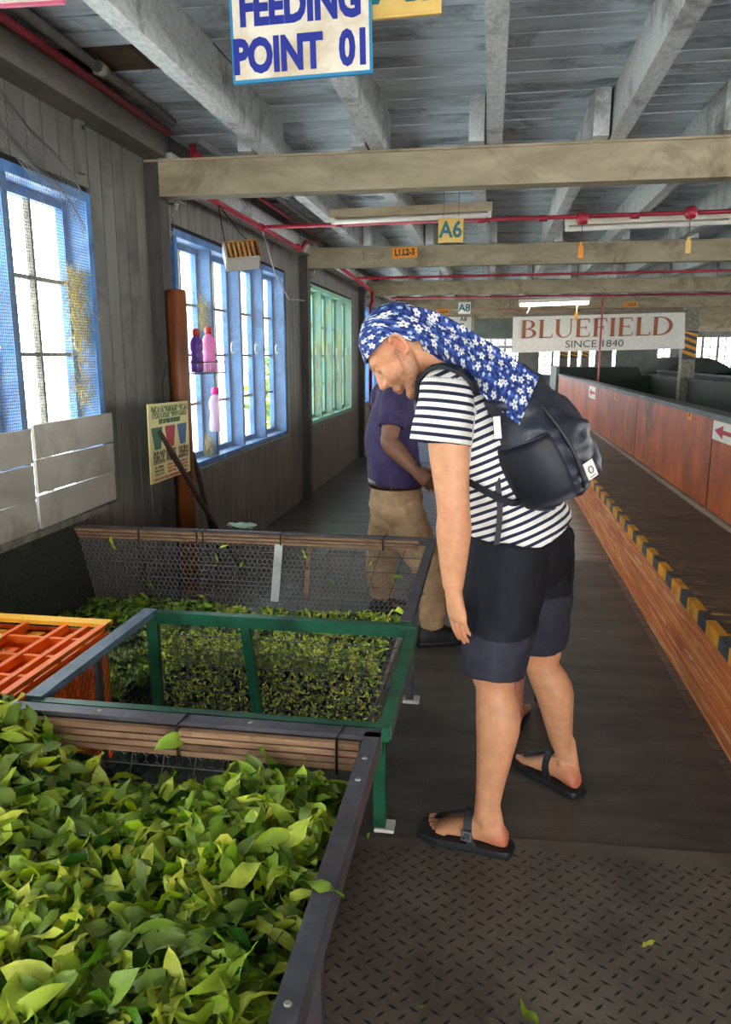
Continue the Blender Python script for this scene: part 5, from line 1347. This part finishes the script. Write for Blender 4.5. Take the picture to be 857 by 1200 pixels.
for S0, E0, sg in ((J['shL'], slv, 1), (J['shR'], J['shR'] + Vector((-.01, .02, -.16)), -1)):
    d, al = seg_d(a, S0, E0); lat_ = (a - np.array(S0)) @ np.array(lv) * sg
    front = (a - np.array(S0)) @ np.array(fw)
    mask = (d < .088) & (lat_ > -.035) & (al > -.06)
    st = np.where(mask, -al + 5 * .0232, st)
attr(sm, 'stripe', st); put(sm, 'striped_shirt', 'jersey', man)
from mathutils.bvhtree import BVHTree
SHIRT = BVHTree.FromPolygons([v.co.copy() for v in sm.vertices], [tuple(p.vertices) for p in sm.polygons])
def snap(p, off):
    loc, nr, i, d = SHIRT.find_nearest(Vector(p)); return loc + nr * off

# shorts with a zip-off seam
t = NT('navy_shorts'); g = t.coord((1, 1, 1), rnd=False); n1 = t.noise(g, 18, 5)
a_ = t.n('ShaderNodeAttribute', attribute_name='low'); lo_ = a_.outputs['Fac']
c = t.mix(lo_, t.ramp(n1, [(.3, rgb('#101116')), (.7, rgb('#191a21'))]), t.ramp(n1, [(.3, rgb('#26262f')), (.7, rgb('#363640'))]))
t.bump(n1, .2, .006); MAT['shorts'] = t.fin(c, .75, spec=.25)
m = MB(); pel = J['pelvis']
limb(m, [(pel - Vector((0, 0, .12)), .14, .12), (pel - Vector((0, 0, .02)), .178, .148), (pel + Vector((-.02, .005, .06)), .165, .132), (pel + Vector((-.05, .015, .13)), .14, .108)], lv, 28, 4, 2.2)
hemL, hemR = aty(577, 790, 2.225), aty(634, 752, 2.57)
for H0, E0, r0 in ((J['hipL'], hemL, .099), (J['hipR'], hemR, .094)):
    limb(m, [(H0 + Vector((0, 0, .06)), .115, .125), (H0.lerp(E0, .3), .114, .122), (H0.lerp(E0, .7), .102, .108), (E0, r0 - .003, r0)], lv, 24, 4, 2.2)
sm = remesh(m, .006, 3); wrinkle(sm, .008, (10, 10, 7), 9); a = verts(sm)
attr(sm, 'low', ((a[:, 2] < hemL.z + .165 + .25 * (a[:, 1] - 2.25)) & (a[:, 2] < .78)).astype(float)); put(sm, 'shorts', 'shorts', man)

# headscarf: cap, knot and tail, with a printed flower pattern
t = NT('flower_print'); uv = t.n('ShaderNodeUVMap'); mp = t.n('ShaderNodeMapping'); mp.inputs['Scale'].default_value = (1, 1, 1); t.l(uv.outputs[0], mp.inputs[0])
def flowers(scale, rad, off, seedoff):
    mp2 = t.n('ShaderNodeMapping'); mp2.inputs['Location'].default_value = (off, off * .7, 0); t.l(uv.outputs[0], mp2.inputs[0])
    vo = t.n('ShaderNodeTexVoronoi', voronoi_dimensions='2D', i_Scale=scale, i_Randomness=.75); t.l(mp2.outputs[0], vo.inputs['Vector'])
    sb = t.n('ShaderNodeVectorMath', operation='SUBTRACT'); t.l(mp2.outputs[0], sb.inputs[0]); t.l(vo.outputs['Position'], sb.inputs[1])
    sx = t.n('ShaderNodeSeparateXYZ'); t.l(sb.outputs[0], sx.inputs[0]); cs = t.n('ShaderNodeSeparateColor'); t.l(vo.outputs['Color'], cs.inputs[0])
    ang = t.math('ADD', t.math('ARCTAN2', sx.outputs[1], sx.outputs[0]), t.math('MULTIPLY', cs.outputs[0], 6.0))
    rr_ = t.math('SQRT', t.math('ADD', t.math('MULTIPLY', sx.outputs[0], sx.outputs[0]), t.math('MULTIPLY', sx.outputs[1], sx.outputs[1])))
    pet = t.math('ABSOLUTE', t.math('COSINE', t.math('MULTIPLY', ang, 2.5)))
    lim = t.math('MULTIPLY', t.math('MULTIPLY_ADD', pet, .6, .4), rad)
    return t.math('LESS_THAN', rr_, lim), t.math('LESS_THAN', rr_, rad * .22)
f1, c1 = flowers(29, .0105, 0, 0); f2, c2 = flowers(46, .0052, .31, 1)
nz_ = t.n('ShaderNodeTexNoise', i_Scale=90, i_Detail=3); t.l(mp.outputs[0], nz_.inputs['Vector'])
c = t.ramp(nz_.outputs[0], [(.36, rgb('#141f4a')), (.5, rgb('#263a76')), (.68, rgb('#4a639f'))])
c = t.mix(f2, c, rgb('#a9b4d0')); c = t.mix(f1, c, rgb('#dcd9cf')); c = t.mix(c1, c, rgb('#4a5aa0'))
MAT['scarf'] = t.fin(c, .8, spec=.2)
def uvmesh(P, UV, name, closed_u=False, th=.003):
    """grid of points P[i][j] with uv; gives it thickness th"""
    ni, nj = len(P), len(P[0]); V = [Vector(p) for row in P for p in row]
    nrm = []
    for i in range(ni):
        for j in range(nj):
            a = V[min(i + 1, ni - 1) * nj + j] - V[max(i - 1, 0) * nj + j]
            b = (V[i * nj + (j + 1) % nj] - V[i * nj + (j - 1) % nj]) if closed_u else (V[i * nj + min(j + 1, nj - 1)] - V[i * nj + max(j - 1, 0)])
            n_ = a.cross(b); nrm.append(n_.normalized() if n_.length > 1e-9 else Vector((0, 0, 1)))
    N = len(V); vs = V + [v - n_ * th for v, n_ in zip(V, nrm)]; fs = []; jn = nj if closed_u else nj - 1
    uvs = []
    for i in range(ni - 1):
        for j in range(jn):
            j2 = (j + 1) % nj; q = (i * nj + j, i * nj + j2, (i + 1) * nj + j2, (i + 1) * nj + j)
            u = [UV[i][j], UV[i][j + 1], UV[i + 1][j + 1], UV[i + 1][j]]
            fs.append(q); uvs.append(u); fs.append(tuple(x + N for x in reversed(q))); uvs.append(u[::-1])
    def edge(a, b, ua, ub): fs.append((a, b, b + N, a + N)); uvs.append([ua, ub, ub, ua])
    for j in range(jn):
        j2 = (j + 1) % nj; edge(j, j2, UV[0][j], UV[0][j + 1]); edge((ni - 1) * nj + j2, (ni - 1) * nj + j, UV[-1][j + 1], UV[-1][j])
    if not closed_u:
        for i in range(ni - 1): edge((i + 1) * nj, i * nj, UV[i + 1][0], UV[i][0]); edge(i * nj + nj - 1, (i + 1) * nj + nj - 1, UV[i][-1], UV[i + 1][-1])
    me = bpy.data.meshes.new(name); me.from_pydata(vs, [], fs); ul = me.uv_layers.new(name='UVMap')
    flat_ = [x for u in uvs for c_ in u for x in c_]; ul.data.foreach_set('uv', flat_)
    me.polygons.foreach_set('use_smooth', [True] * len(me.polygons)); me.update(); return me
P, UV = [], []; NE, NA = 16, 48
for i in range(NE + 1):
    row, ur = [], []
    for j in range(NA):
        az = 2 * math.pi * j / NA; cf = math.cos(az)
        ad = abs(math.degrees(math.atan2(math.sin(az), cf))); rim = math.radians(13 * max(cf, 0) ** 1.5 + 4 - 44 * (lambda q: q * q * (3 - 2 * q))(min(1, max(0, (ad - 94) / 24))))
        e = rim + (math.pi / 2 - .03 - rim) * i / NE
        fd = 1 + .03 * noise.noise(Vector((az * 2.2, e * 3, 5))) + .022 * math.sin(az * 7 + e * 5) * math.cos(e) ** 2
        row.append(HD.p(-.008 + .110 * fd * math.cos(e if e > 0 else e * .45) * math.cos(az), .090 * fd * math.cos(e if e > 0 else e * .45) * math.sin(az), .028 + .108 * fd * math.sin(e)))
    P.append(row)
    UV.append([(((j / NA) - .5) * 2 * math.pi * .1 * max(.25, math.cos(math.pi / 2 * i / NE)), .15 * i / NE) for j in range(NA + 1)])
cap_me = uvmesh(P, UV, 'headscarf_cap', True, .004)
sc = put(cap_me, 'headscarf', 'scarf', man)
# gathered knot and hanging tail
def sheet_rows(rows, nacross, fold, seed):
    R_ = crv([tuple(a) + tuple(b) for a, b in rows], 8); P, UV = [], []; L = 0; prev = None
    for i, r_ in enumerate(R_):
        a, b = Vector(r_[:3]), Vector(r_[3:]); mid = (a + b) / 2
        if prev is not None: L += (mid - prev).length
        prev = mid; s = i / (len(R_) - 1); row, ur = [], []
        for j in range(nacross + 1):
            v = j / nacross; p = a.lerp(b, v)
            off = fold * (math.sin(v * 9 + seed + s * 1.5) * .6 + math.sin(v * 17 + s * 3) * .3) * (1 - .4 * s) + .03 * math.sin(math.pi * v)
            row.append(p + Vector((0, -1, .25)) * off); ur.append((L, (a - b).length * v))
        P.append(row); UV.append(ur)
    return P, UV
P, UV = sheet_rows([(aty(478, 362, 2.25), aty(498, 414, 2.235)), (aty(504, 367, 2.25), aty(519, 420, 2.23)), (aty(540, 383, 2.24), aty(540, 436, 2.205)), (aty(585, 410, 2.20), aty(572, 468, 2.165)), (aty(632, 442, 2.16), aty(609, 498, 2.12))], 26, .028, 1)
put(uvmesh(P, UV, 'headscarf_tail', False, .004), 'headscarf_tail', 'scarf', man)
m = MB(); kc = aty(512, 398, 2.27)
m.ell(kc, (.045, .05, .05), None, 16, 10); me = remesh(m, .006, 1); wrinkle(me, .01, (25, 25, 25)); 
a = verts(me); ul = me.uv_layers.new(name='UVMap'); li = np.empty(len(me.loops), int); me.loops.foreach_get('vertex_index', li); ul.data.foreach_set('uv', np.stack([a[li, 0], a[li, 2]], 1).ravel()); put(me, 'headscarf_knot', 'scarf', man)

# sandals
MAT['sandal'] = worn('black_sandal', '#17181b', '#26282d', 20, rough=.5, bump=.1)
def sandal(an, d, med, z0, s, tag_):
    d = Vector(d).normalized(); med = Vector(med).normalized(); a = Vector((an[0], an[1], 0)); Z = Vector((0, 0, 1))
    prof = [(-.085, .012), (-.075, .030), (-.04, .040), (.0, .040), (.05, .043), (.1, .052), (.14, .056), (.18, .050), (.205, .034), (.215, .012)]
    Pf = crv([(x, w_) for x, w_ in prof], 3)
    left = [a + d * x * s + med * (w_ * s + (.01 + max(0, x) * .05)) for x, w_ in Pf]; right = [a + d * x * s - med * (w_ * s - .002) for x, w_ in reversed(Pf)]
    out = left + right; n = len(out); zc = [0.009, .010, .022, .026]
    cen = sum(out, Vector()) / n; m = MB(); rings = []
    for z, k in ((0.0088, .97), (.014, 1.0), (z0 - .002, 1.0), (z0 + .004, .985)): rings.append([cen + (p - cen) * k + Z * z for p in out])
    m.loft(rings); so = m.obj('sandal', 'sandal', man)
    def ribbon(pts, wd, name, th=.004):
        q = crv([tuple(p) for p in pts], 5); q = [Vector(x) for x in q]; rr = []
        for i, p in enumerate(q):
            t_ = (q[min(i + 1, len(q) - 1)] - q[max(i - 1, 0)]).normalized(); up = (p - (a + d * ((p - a).dot(d)) + Z * .02)).normalized(); sd = t_.cross(up).normalized()
            rr.append([p + sd * wd / 2 + up * th, p - sd * wd / 2 + up * th, p - sd * wd / 2 - up * th, p + sd * wd / 2 - up * th])
        MB().loft(rr).obj(name, 'sandal', so)
    x0 = .045
    ribbon([a + d * (x0 - .015) * s + med * .05 + Z * (z0 + .002), a + d * x0 * s + med * .049 + Z * (z0 + .045), a + d * (x0 + .006) * s + med * .025 + Z * (z0 + .089 * s), a + d * (x0 + .006) * s - med * .018 + Z * (z0 + .084 * s), a + d * x0 * s - med * .043 + Z * (z0 + .042), a + d * (x0 - .015) * s - med * .047 + Z * (z0 + .002)], .026, 'strap')
    ribbon([a + d * (x0 + .012) * s + med * .012 + Z * (z0 + .089 * s), a + d * .10 * s + med * .019 + Z * (z0 + .067 * s), a + d * .14 * s + med * .026 + Z * (z0 + .046 * s), a + d * .165 * s + med * .03 + Z * (z0 + .02)], .02, 'toe_strap', .005)
    bc = a + d * (x0 + .003) * s - med * .047 + Z * (z0 + .04); M_ = Matrix((d, -med, Z)).transposed()
    bk = MB()
    for u0, u1 in (((-.017, -.017), (.017, -.012)), ((-.017, .012), (.017, .017))): bk.obx(bc + M_ @ Vector((0, .004, (u0[1] + u1[1]) / 2)), (.034, .006, .005), M_)
    bk.obx(bc + M_ @ Vector((-.015, .004, 0)), (.004, .006, .03), M_).obx(bc + M_ @ Vector((.015, .004, 0)), (.004, .006, .03), M_)
    bk.obj('buckle', 'grey_rail', so)
sandal(J['anL'], J['ftL'], J['medL'], .028, 1.06, 'L'); sandal(J['anR'], J['ftR'], J['medR'], .028, 1.06, 'R')

# ---------------------------------------------------------------- backpack
MAT['pack'] = worn('navy_nylon', '#191c26', '#2a2e3a', 16, rough=.45, bump=.35, spec=.5, rvar=.0)
MAT['pack_pocket'] = worn('navy_nylon_dark', '#0f1118', '#161924', 16, rough=.55, bump=.15, rvar=0)
bkd = Vector((.92, -.39, .0)); spn = (J['neck'] - hemc).normalized(); bkd = (bkd - spn * bkd.dot(spn)).normalized(); lat = spn.cross(bkd).normalized()
pc = aty(632, 507, 2.27)
pk = root('backpack', pc, 'dark navy nylon backpack with small cream patch worn on the back', 'backpack')
def pk_rows(infl=0): return [(pc - spn * .205 + bkd * .010, .055, .045), (pc - spn * .195 + bkd * .008, .11, .075), (pc - spn * .15 + bkd * .008, .145 + infl, .105 + infl), (pc - spn * .05 + bkd * .004, .152 + infl, .115 + infl), (pc + spn * .06 - bkd * .008, .140 + infl, .096 + infl), (pc + spn * .15 - bkd * .030, .112, .068), (pc + spn * .205 - bkd * .05, .07, .035), (pc + spn * .215 - bkd * .055, .03, .015)]
m = limb(MB(), pk_rows(), lat, 72, 9, 2.5)
me = m.mesh('bag'); me.polygons.foreach_set('use_smooth', [True] * len(me.polygons)); wrinkle(me, .016, (7, 7, 18), 4); wrinkle(me, .009, (20, 20, 44), 8); put(me, 'bag', 'pack', pk)
# zip seam round the bag and side pocket
def on_pack(s_, ang, e=.004):
    R_ = crv([tuple(p) + (a, b) for p, a, b in pk_rows()], 5); ss = [(Vector(r_[:3]) - pc).dot(spn) for r_ in R_]
    i = min(range(len(ss)), key=lambda q: abs(ss[q] - s_)); r_ = R_[i]; c = Vector(r_[:3]); ca, sa = math.cos(ang), math.sin(ang)
    pp = 2 / 2.5
    return c + lat * (abs(ca) ** pp) * math.copysign(1, ca) * (r_[3] + e) + bkd * (abs(sa) ** pp) * math.copysign(1, sa) * (r_[4] + e)
sideang = math.pi if lat.dot(lv) < 0 else 0.0
sgn = 1 if sideang == 0 else -1
m = MB(); m.path([on_pack(-.17 + .36 * q / 14, math.pi / 2 + sgn * -.45 if False else (math.radians(62) if sgn > 0 else math.radians(118)), .006) for q in range(15)], .006, 6); m.obj('zip', 'pack_pocket', pk)
rows = []
for q in range(9):
    s_ = -.175 + .19 * q / 8
    rows.append([on_pack(s_, (math.radians(-42 + 84 * w_ / 10) if sgn > 0 else math.radians(222 - 84 * w_ / 10)), .011) for w_ in range(11)])
put(uvmesh(rows, [[(0, 0)] * 12 for _ in rows], 'side_pocket', False, .008), 'side_pocket', 'pack_pocket', pk)
m = MB(); m.path([rows[-1][q] for q in range(11)], .005, 6); m.obj('pocket_hem', 'pack', pk)
# cream patch with small mark
pa_, pb_ = on_pack(-.135, math.radians(86), .008), on_pack(-.135, math.radians(60 if sgn > 0 else 120), .008)
lc = on_pack(-.13, math.radians(75 if sgn > 0 else 105), .012); un = (lc - (pc - spn * .13)).normalized(); un = (un - spn * un.dot(spn)).normalized(); ur_ = spn.cross(un).normalized() if True else None
lb = MB().prism([(-.02, -.025), (.02, -.025), (.02, .025), (-.02, .025)], lc, ur_, spn, .003); po = lb.obj('patch', 'white_card', pk)
m = MB(); m.path([lc + un * .004 + ur_ * .009 * math.cos(a) + spn * .010 * math.sin(a) for a in [i * .7 for i in range(10)]], .0016, 4); m.path([lc + un * .004 + ur_ * x - spn * .019 for x in (-.012, .012)], .0012, 4); m.obj('mark', 'ink_grey', po)
# straps
def strap(pts, wd, name, mat, th=.007, upref=None):
    q = [Vector(x) for x in crv([tuple(p) for p in pts], 6)]; rr = []
    for i, p in enumerate(q):
        t_ = (q[min(i + 1, len(q) - 1)] - q[max(i - 1, 0)]).normalized(); up = Vector(upref(p)); up = (up - t_ * up.dot(t_)).normalized(); sd = t_.cross(up)
        rr.append([p + sd * wd / 2 + up * th / 2, p - sd * wd / 2 + up * th / 2, p - sd * wd / 2 - up * th / 2, p + sd * wd / 2 - up * th / 2])
    return MB().loft(rr).obj(name, mat, pk)
ctr = J['chest']
upf = lambda p: (p - (ctr + spn * (p - ctr).dot(spn) * .7)).normalized()
nk = J['neck']
for g in (1, -1):
    sL = lv * g
    fr_ = [nk + sL * .125 + fw * .11 - spn * .22, nk + sL * .15 + fw * .105 - spn * .11, nk + sL * .155 + fw * .05 - spn * .012, nk + sL * .152 - fw * .03 + spn * .008, nk + sL * .13 - fw * .115 - spn * .04, pc + spn * .17 + sL * .075 - bkd * .06, pc + spn * .12 + sL * .085 - bkd * .075]
    fr_ = [Vector(x) for x in crv([tuple(p) for p in fr_], 3)]; k_ = 14
    fr_ = [snap(p, .008) if i < k_ else p for i, p in enumerate(fr_)]
    strap(fr_, .044, 'shoulder_strap', 'pack_pocket', .010, lambda p: SHIRT.find_nearest(p)[1])
    if g > 0: strap([nk + sL * .125 + fw * .115 - spn * .22, nk + sL * .18 + fw * .04 - spn * .30, nk + sL * .205 - fw * .03 - spn * .35, nk + sL * .18 - fw * .11 - spn * .40, pc - spn * .17 + sL * .09 - bkd * .07], .02, 'webbing', 'pack_pocket', .004, upf)
w0 = aty(585, 555, 2.16); strap([aty(583, 560, 2.175), aty(586, 600, 2.17), aty(582, 640, 2.17), aty(576, 668, 2.17)], .016, 'webbing_tail', 'pack_pocket', .003, lambda p: Vector((0.2, -1, 0)))
tg = [aty(582, 488, 2.14), aty(584, 514, 2.135)]; MB().bar(tg[0], tg[1], .02, .003, (1, .3, 0)).obj('pull_tab', 'white_card', pk)

# ---------------------------------------------------------------- person in the purple polo shirt
fw2 = Vector((.95, .31, 0)); lv2 = Vector((-.31, .95, 0))
K = dict(fwd=fw2, lat=lv2, s=.98, sole=.03)
pel = aty(464, 588, 4.08); K['pelvis'] = pel + Vector((0, 0, .03))
K['hipR'], K['hipL'] = pel - lv2 * .095 + Vector((0, 0, -.03)), pel + lv2 * .095 + Vector((0, 0, -.03))
K['anR'], K['anL'] = Vector((-.27, 3.93, .11)), Vector((-.60, 4.33, .11))
K['knR'], K['knL'] = aty(507, 676, 3.99), aty(446, 664, 4.26)
K['chest'] = aty(458, 505, 4.1); K['neck'] = aty(466, 446, 4.1)
K['shR'] = aty(463, 468, 3.98); K['shL'] = K['shR'] + lv2 * .34
K['elR'], K['wrR'] = aty(456, 518, 3.90), aty(486, 551, 3.86)
K['elL'], K['wrL'] = K['shL'] + Vector((.06, .03, -.28)), aty(494, 556, 4.08)
K['handR'] = ((.72, .15, -.62), (.3, .9, -.1), (.5, .2, .8), (.25, .4, .35)); K['handL'] = ((.6, -.5, -.5), (-.3, -.8, -.3), (.5, .0, .8), (.3, .4, .3))
K['ftR'], K['ftL'] = (.93, .36, 0), (.7, .7, 0); K['medR'], K['medL'] = (-.36, .93, 0), (.7, -.7, 0)
K['backR'], K['backL'] = (-.93, -.36, 0), (-.8, -.6, 0)
K['head'] = Head(aty(473, 409, 4.12), (.8, .58, -.15), (.1, .07, 1), .95)
man2 = root('person', (-.42, 4.1, 0), 'person in purple polo, belt and khaki trousers standing behind the far trough', 'person')
bm_ = person(K, .005); paint_skin(bm_, K, [(K['elR'], .06, .4)], True); put(bm_, 'body', 'skin_dark', man2)
m = MB(); h2 = K['head']
h2.ell(m, -.026, 0, .052, (.098, .082, .094)); me = remesh(m, .008, 2); wrinkle(me, .006, (30, 30, 30)); MAT['hair_black'] = flat('black_hair', '#16120f', .6); put(me, 'hair', 'hair_black', man2)
MAT['polo'] = worn('purple_polo', '#382f50', '#52486b', 8, rough=.8, bump=.15, rvar=0, spec=.2)
MAT['khaki'] = worn('khaki_cotton', '#9c7d5c', '#c4a37d', 9, rough=.8, bump=.15, rvar=0, spec=.2)
belt = pel + Vector((-.005, 0, .115))
m = MB(); limb(m, [(belt - Vector((0, 0, .0)), .176, .147), (belt + Vector((0, 0, .03)), .18, .149), (belt.lerp(K['chest'], .5), .175, .140), (K['chest'], .178, .135), (K['chest'].lerp(K['neck'], .6), .165, .10), (K['neck'], .085, .08), (K['neck'] + Vector((.01, .01, .04)), .07, .07)], lv2, 28, 4, 2.2)
for S0, E0 in ((K['shR'], K['shR'].lerp(K['elR'], .66)), (K['shL'], K['shL'].lerp(K['elL'], .66))):
    limb(m, [(K['neck'].lerp(S0, .3) - Vector((0, 0, .04)), .07, .07), (S0, .074, .074), (S0.lerp(E0, .6), .074, .07), (E0, .072, .066)], fw2, 20, 4)
sm = remesh(m, .008, 3); wrinkle(sm, .009, (8, 8, 9), 2); put(sm, 'polo_shirt', 'polo', man2)
m = MB(); limb(m, [(K['neck'] - Vector((0, 0, .01)), .082, .08), (K['neck'] + Vector((.008, .006, .03)), .075, .072)], lv2, 20, 4); sm = remesh(m, .007, 1); put(sm, 'collar', 'polo', man2)
m = MB(); limb(m, [(pel - Vector((0, 0, .13)), .14, .12), (pel - Vector((0, 0, .02)), .172, .145), (pel + Vector((0, 0, .07)), .165, .138), (belt, .158, .128)], lv2, 26, 4, 2.2)
for H0, Kn, An in ((K['hipR'], K['knR'], K['anR']), (K['hipL'], K['knL'], K['anL'])):
    limb(m, [(H0 + Vector((0, 0, .04)), .11, .12), (H0.lerp(Kn, .4), .102, .11), (Kn, .084, .09), (Kn.lerp(An, .55), .072, .078), (An + Vector((0, 0, .03)), .064, .068), (An + Vector((0, 0, .012)), .064, .07)], lv2, 22, 4, 2.1)
sm = remesh(m, .008, 3); wrinkle(sm, .008, (9, 9, 12), 5); wrinkle(sm, .006, (14, 14, 30), 7); put(sm, 'trousers', 'khaki', man2)
m = MB(); limb(m, [(belt - Vector((0, 0, .024)), .178, .148), (belt + Vector((0, 0, .018)), .176, .147)], lv2, 28, 2, 2.2); MAT['leather'] = worn('brown_leather', '#2a1a14', '#3d2820', 14, rough=.45, rvar=0); m.obj('belt', 'leather', man2, True)
for an_ in (20, 75, 130, 200, 290, 330):
    a = math.radians(an_); p = belt + lv2 * .172 * math.cos(a) + lv2.cross(Vector((0, 0, 1))) * .142 * math.sin(a)
    MB().obx(p, (.012, .012, .055), Matrix.Rotation(a, 3, 'Z')).obj('belt_loop', 'khaki', man2)
# pocket welt
MB().path([pel - lv2 * .150 + fw2 * .075 + Vector((0, 0, .07)), pel - lv2 * .163 + fw2 * .05 + Vector((0, 0, .0)), pel - lv2 * .166 + fw2 * .015 + Vector((0, 0, -.06))], .004, 5).obj('pocket_welt', 'khaki', man2)
MAT['shoe'] = worn('black_canvas', '#121113', '#1f1e21', 20, rough=.6, rvar=0)
def shoe(an, d, par, mat='shoe', s=1.0):
    d = Vector(d).normalized(); sd = Vector((-d.y, d.x, 0)); a = Vector((an[0], an[1], 0)); Z = Vector((0, 0, 1)); m = MB(); rings = []
    for x, w_, h in crv([(-.085, .02, .06), (-.078, .040, .095), (-.03, .048, .125), (.02, .049, .120), (.07, .052, .098), (.14, .056, .070), (.19, .048, .056), (.212, .024, .036)], 3):
        rings.append([a + d * x * s + sd * w_ * s * math.cos(t_) + Z * (.012 + (h * s) * max(0, math.sin(t_)) ** .8 - (.004 if math.sin(t_) < 0 else 0)) for t_ in (2 * math.pi * q / 18 for q in range(18))])
    m.loft(rings); o = m.obj('shoe', mat, par, True)
    m = MB(); rings = []
    for z, k in ((.0055, 1.0), (.022, 1.03), (.028, 1.0)):
        P = crv([(-.088, .02), (-.078, .043), (-.03, .05), (.02, .051), (.08, .055), (.14, .058), (.195, .048), (.218, .02)], 2)
        rings.append([a + d * x * s + sd * w_ * k * s + Z * z for x, w_ in P] + [a + d * x * s - sd * w_ * k * s + Z * z for x, w_ in reversed(P)])
    m.loft(rings).obj('shoe_sole', 'black', o)
shoe(K['anR'], K['ftR'], man2); shoe(K['anL'], K['ftL'], man2)

# ---------------------------------------------------------------- short person mostly hidden behind the striped shirt
fw3 = Vector((.45, .89, 0)); lv3 = Vector((-.89, .45, 0))
Q = dict(fwd=fw3, lat=lv3, s=.80, sole=.022); bx3, by3 = .175, 3.30
Q['pelvis'] = Vector((bx3, by3, .74)); Q['hipR'], Q['hipL'] = Vector((bx3 + .055, by3 - .02, .70)), Vector((bx3 - .06, by3 + .03, .70))
Q['anL'], Q['anR'] = atz(606, 828, .09) + Vector((.0, .0, 0)), Vector((.30, 3.36, .09))
Q['anL'].z = .09
Q['knL'], Q['knR'] = Vector((Q['anL'].x - .012, Q['anL'].y + .02, .40)), Vector((.285, 3.36, .40))
Q['chest'] = Vector((bx3 - .02, by3 + .02, 1.0)); Q['neck'] = Vector((bx3 - .04, by3 + .04, 1.16))
Q['shL'], Q['shR'] = Vector((bx3 - .14, by3 + .08, 1.11)), Vector((bx3 + .10, by3 - .03, 1.11))
Q['elL'], Q['elR'] = Q['shL'] + Vector((-.0, .06, -.22)), Q['shR'] + Vector((.0, .06, -.22))
Q['wrL'], Q['wrR'] = Q['elL'] + Vector((.03, .12, -.12)), Q['elR'] + Vector((-.03, .12, -.12))
Q['handL'], Q['handR'] = ((.3, .6, -.5), (.8, -.3, 0), (.2, .5, .7)), ((-.1, .7, -.5), (-.8, .3, 0), (.2, .5, .7))
Q['ftL'], Q['ftR'] = (.2, .98, 0), (.4, .92, 0); Q['medL'], Q['medR'] = (.98, -.2, 0), (-.92, .4, 0)
Q['backL'], Q['backR'] = (-.45, -.89, 0), (-.45, -.89, 0)
Q['head'] = Head((bx3 - .055, by3 + .06, 1.28), (.45, .85, -.25), (.1, .2, 1), .86)
man3 = root('person', (.18, 3.3, 0), 'short person in shorts and flip-flops, only a bare lower leg showing between the sandalled legs', 'person')
bm_ = person(Q, .005); paint_skin(bm_, Q, [(Q['anL'] + Vector((-.03, -.05, -.05)), .07, 1), (Q['anL'], .25, .35)], False); put(bm_, 'body', 'skin_pink', man3)
m = MB(); h3 = Q['head']; h3.ell(m, -.026, 0, .05, (.1, .085, .098)); me = remesh(m, .008, 2); wrinkle(me, .006, (30, 30, 30)); put(me, 'hair', 'hair_black', man3)
m = MB(); limb(m, [(Q['pelvis'] + Vector((0, 0, .03)), .14, .115), (Q['pelvis'].lerp(Q['chest'], .5), .135, .11), (Q['chest'], .14, .11), (Q['chest'].lerp(Q['neck'], .6), .125, .085), (Q['neck'], .07, .068)], lv3, 24, 4)
for S0, E0 in ((Q['shR'], Q['shR'].lerp(Q['elR'], .6)), (Q['shL'], Q['shL'].lerp(Q['elL'], .6))): limb(m, [(Q['neck'].lerp(S0, .3) - Vector((0, 0, .03)), .055, .055), (S0, .058, .058), (E0, .06, .056)], fw3, 18, 4)
sm = remesh(m, .008, 3); wrinkle(sm, .006, (9, 9, 9), 2); MAT['grey_tee'] = worn('grey_cotton', '#3a3c42', '#4b4e55', 9, rough=.85, rvar=0); put(sm, 't_shirt', 'grey_tee', man3)
m = MB(); limb(m, [(Q['pelvis'] - Vector((0, 0, .1)), .12, .1), (Q['pelvis'], .142, .12), (Q['pelvis'] + Vector((0, 0, .09)), .132, .108)], lv3, 24, 4)
for H0, Kn in ((Q['hipR'], Q['knR']), (Q['hipL'], Q['knL'])): limb(m, [(H0 + Vector((0, 0, .02)), .085, .09), (H0.lerp(Kn, .5), .08, .082), (H0.lerp(Kn, .92), .072, .074)], lv3, 20, 4)
sm = remesh(m, .008, 3); wrinkle(sm, .006, (9, 9, 9), 6); put(sm, 'shorts', 'grey_tee', man3)
for an, d in ((Q['anL'], Q['ftL']), (Q['anR'], Q['ftR'])):
    d = Vector(d).normalized(); sd = Vector((-d.y, d.x, 0)); a = Vector((an[0], an[1], 0)); P_ = crv([(-.075, .01), (-.065, .027), (-.02, .034), (.05, .037), (.11, .044), (.15, .036), (.172, .01)], 3); rings = []
    for z in (.0055, .020): rings.append([a + d * x + sd * w_ + Vector((0, 0, z)) for x, w_ in P_] + [a + d * x - sd * w_ + Vector((0, 0, z)) for x, w_ in reversed(P_)])
    fo_ = MB().loft(rings).obj('flip_flop', 'sandal', man3)
    MB().path([a + d * .03 + sd * .035 + Vector((0, 0, .02)), a + d * .08 + sd * .02 + Vector((0, 0, .05)), a + d * .115 + Vector((0, 0, .03)), a + d * .08 - sd * .02 + Vector((0, 0, .05)), a + d * .03 - sd * .035 + Vector((0, 0, .02))], .005, 6).obj('thong', 'sandal', fo_)
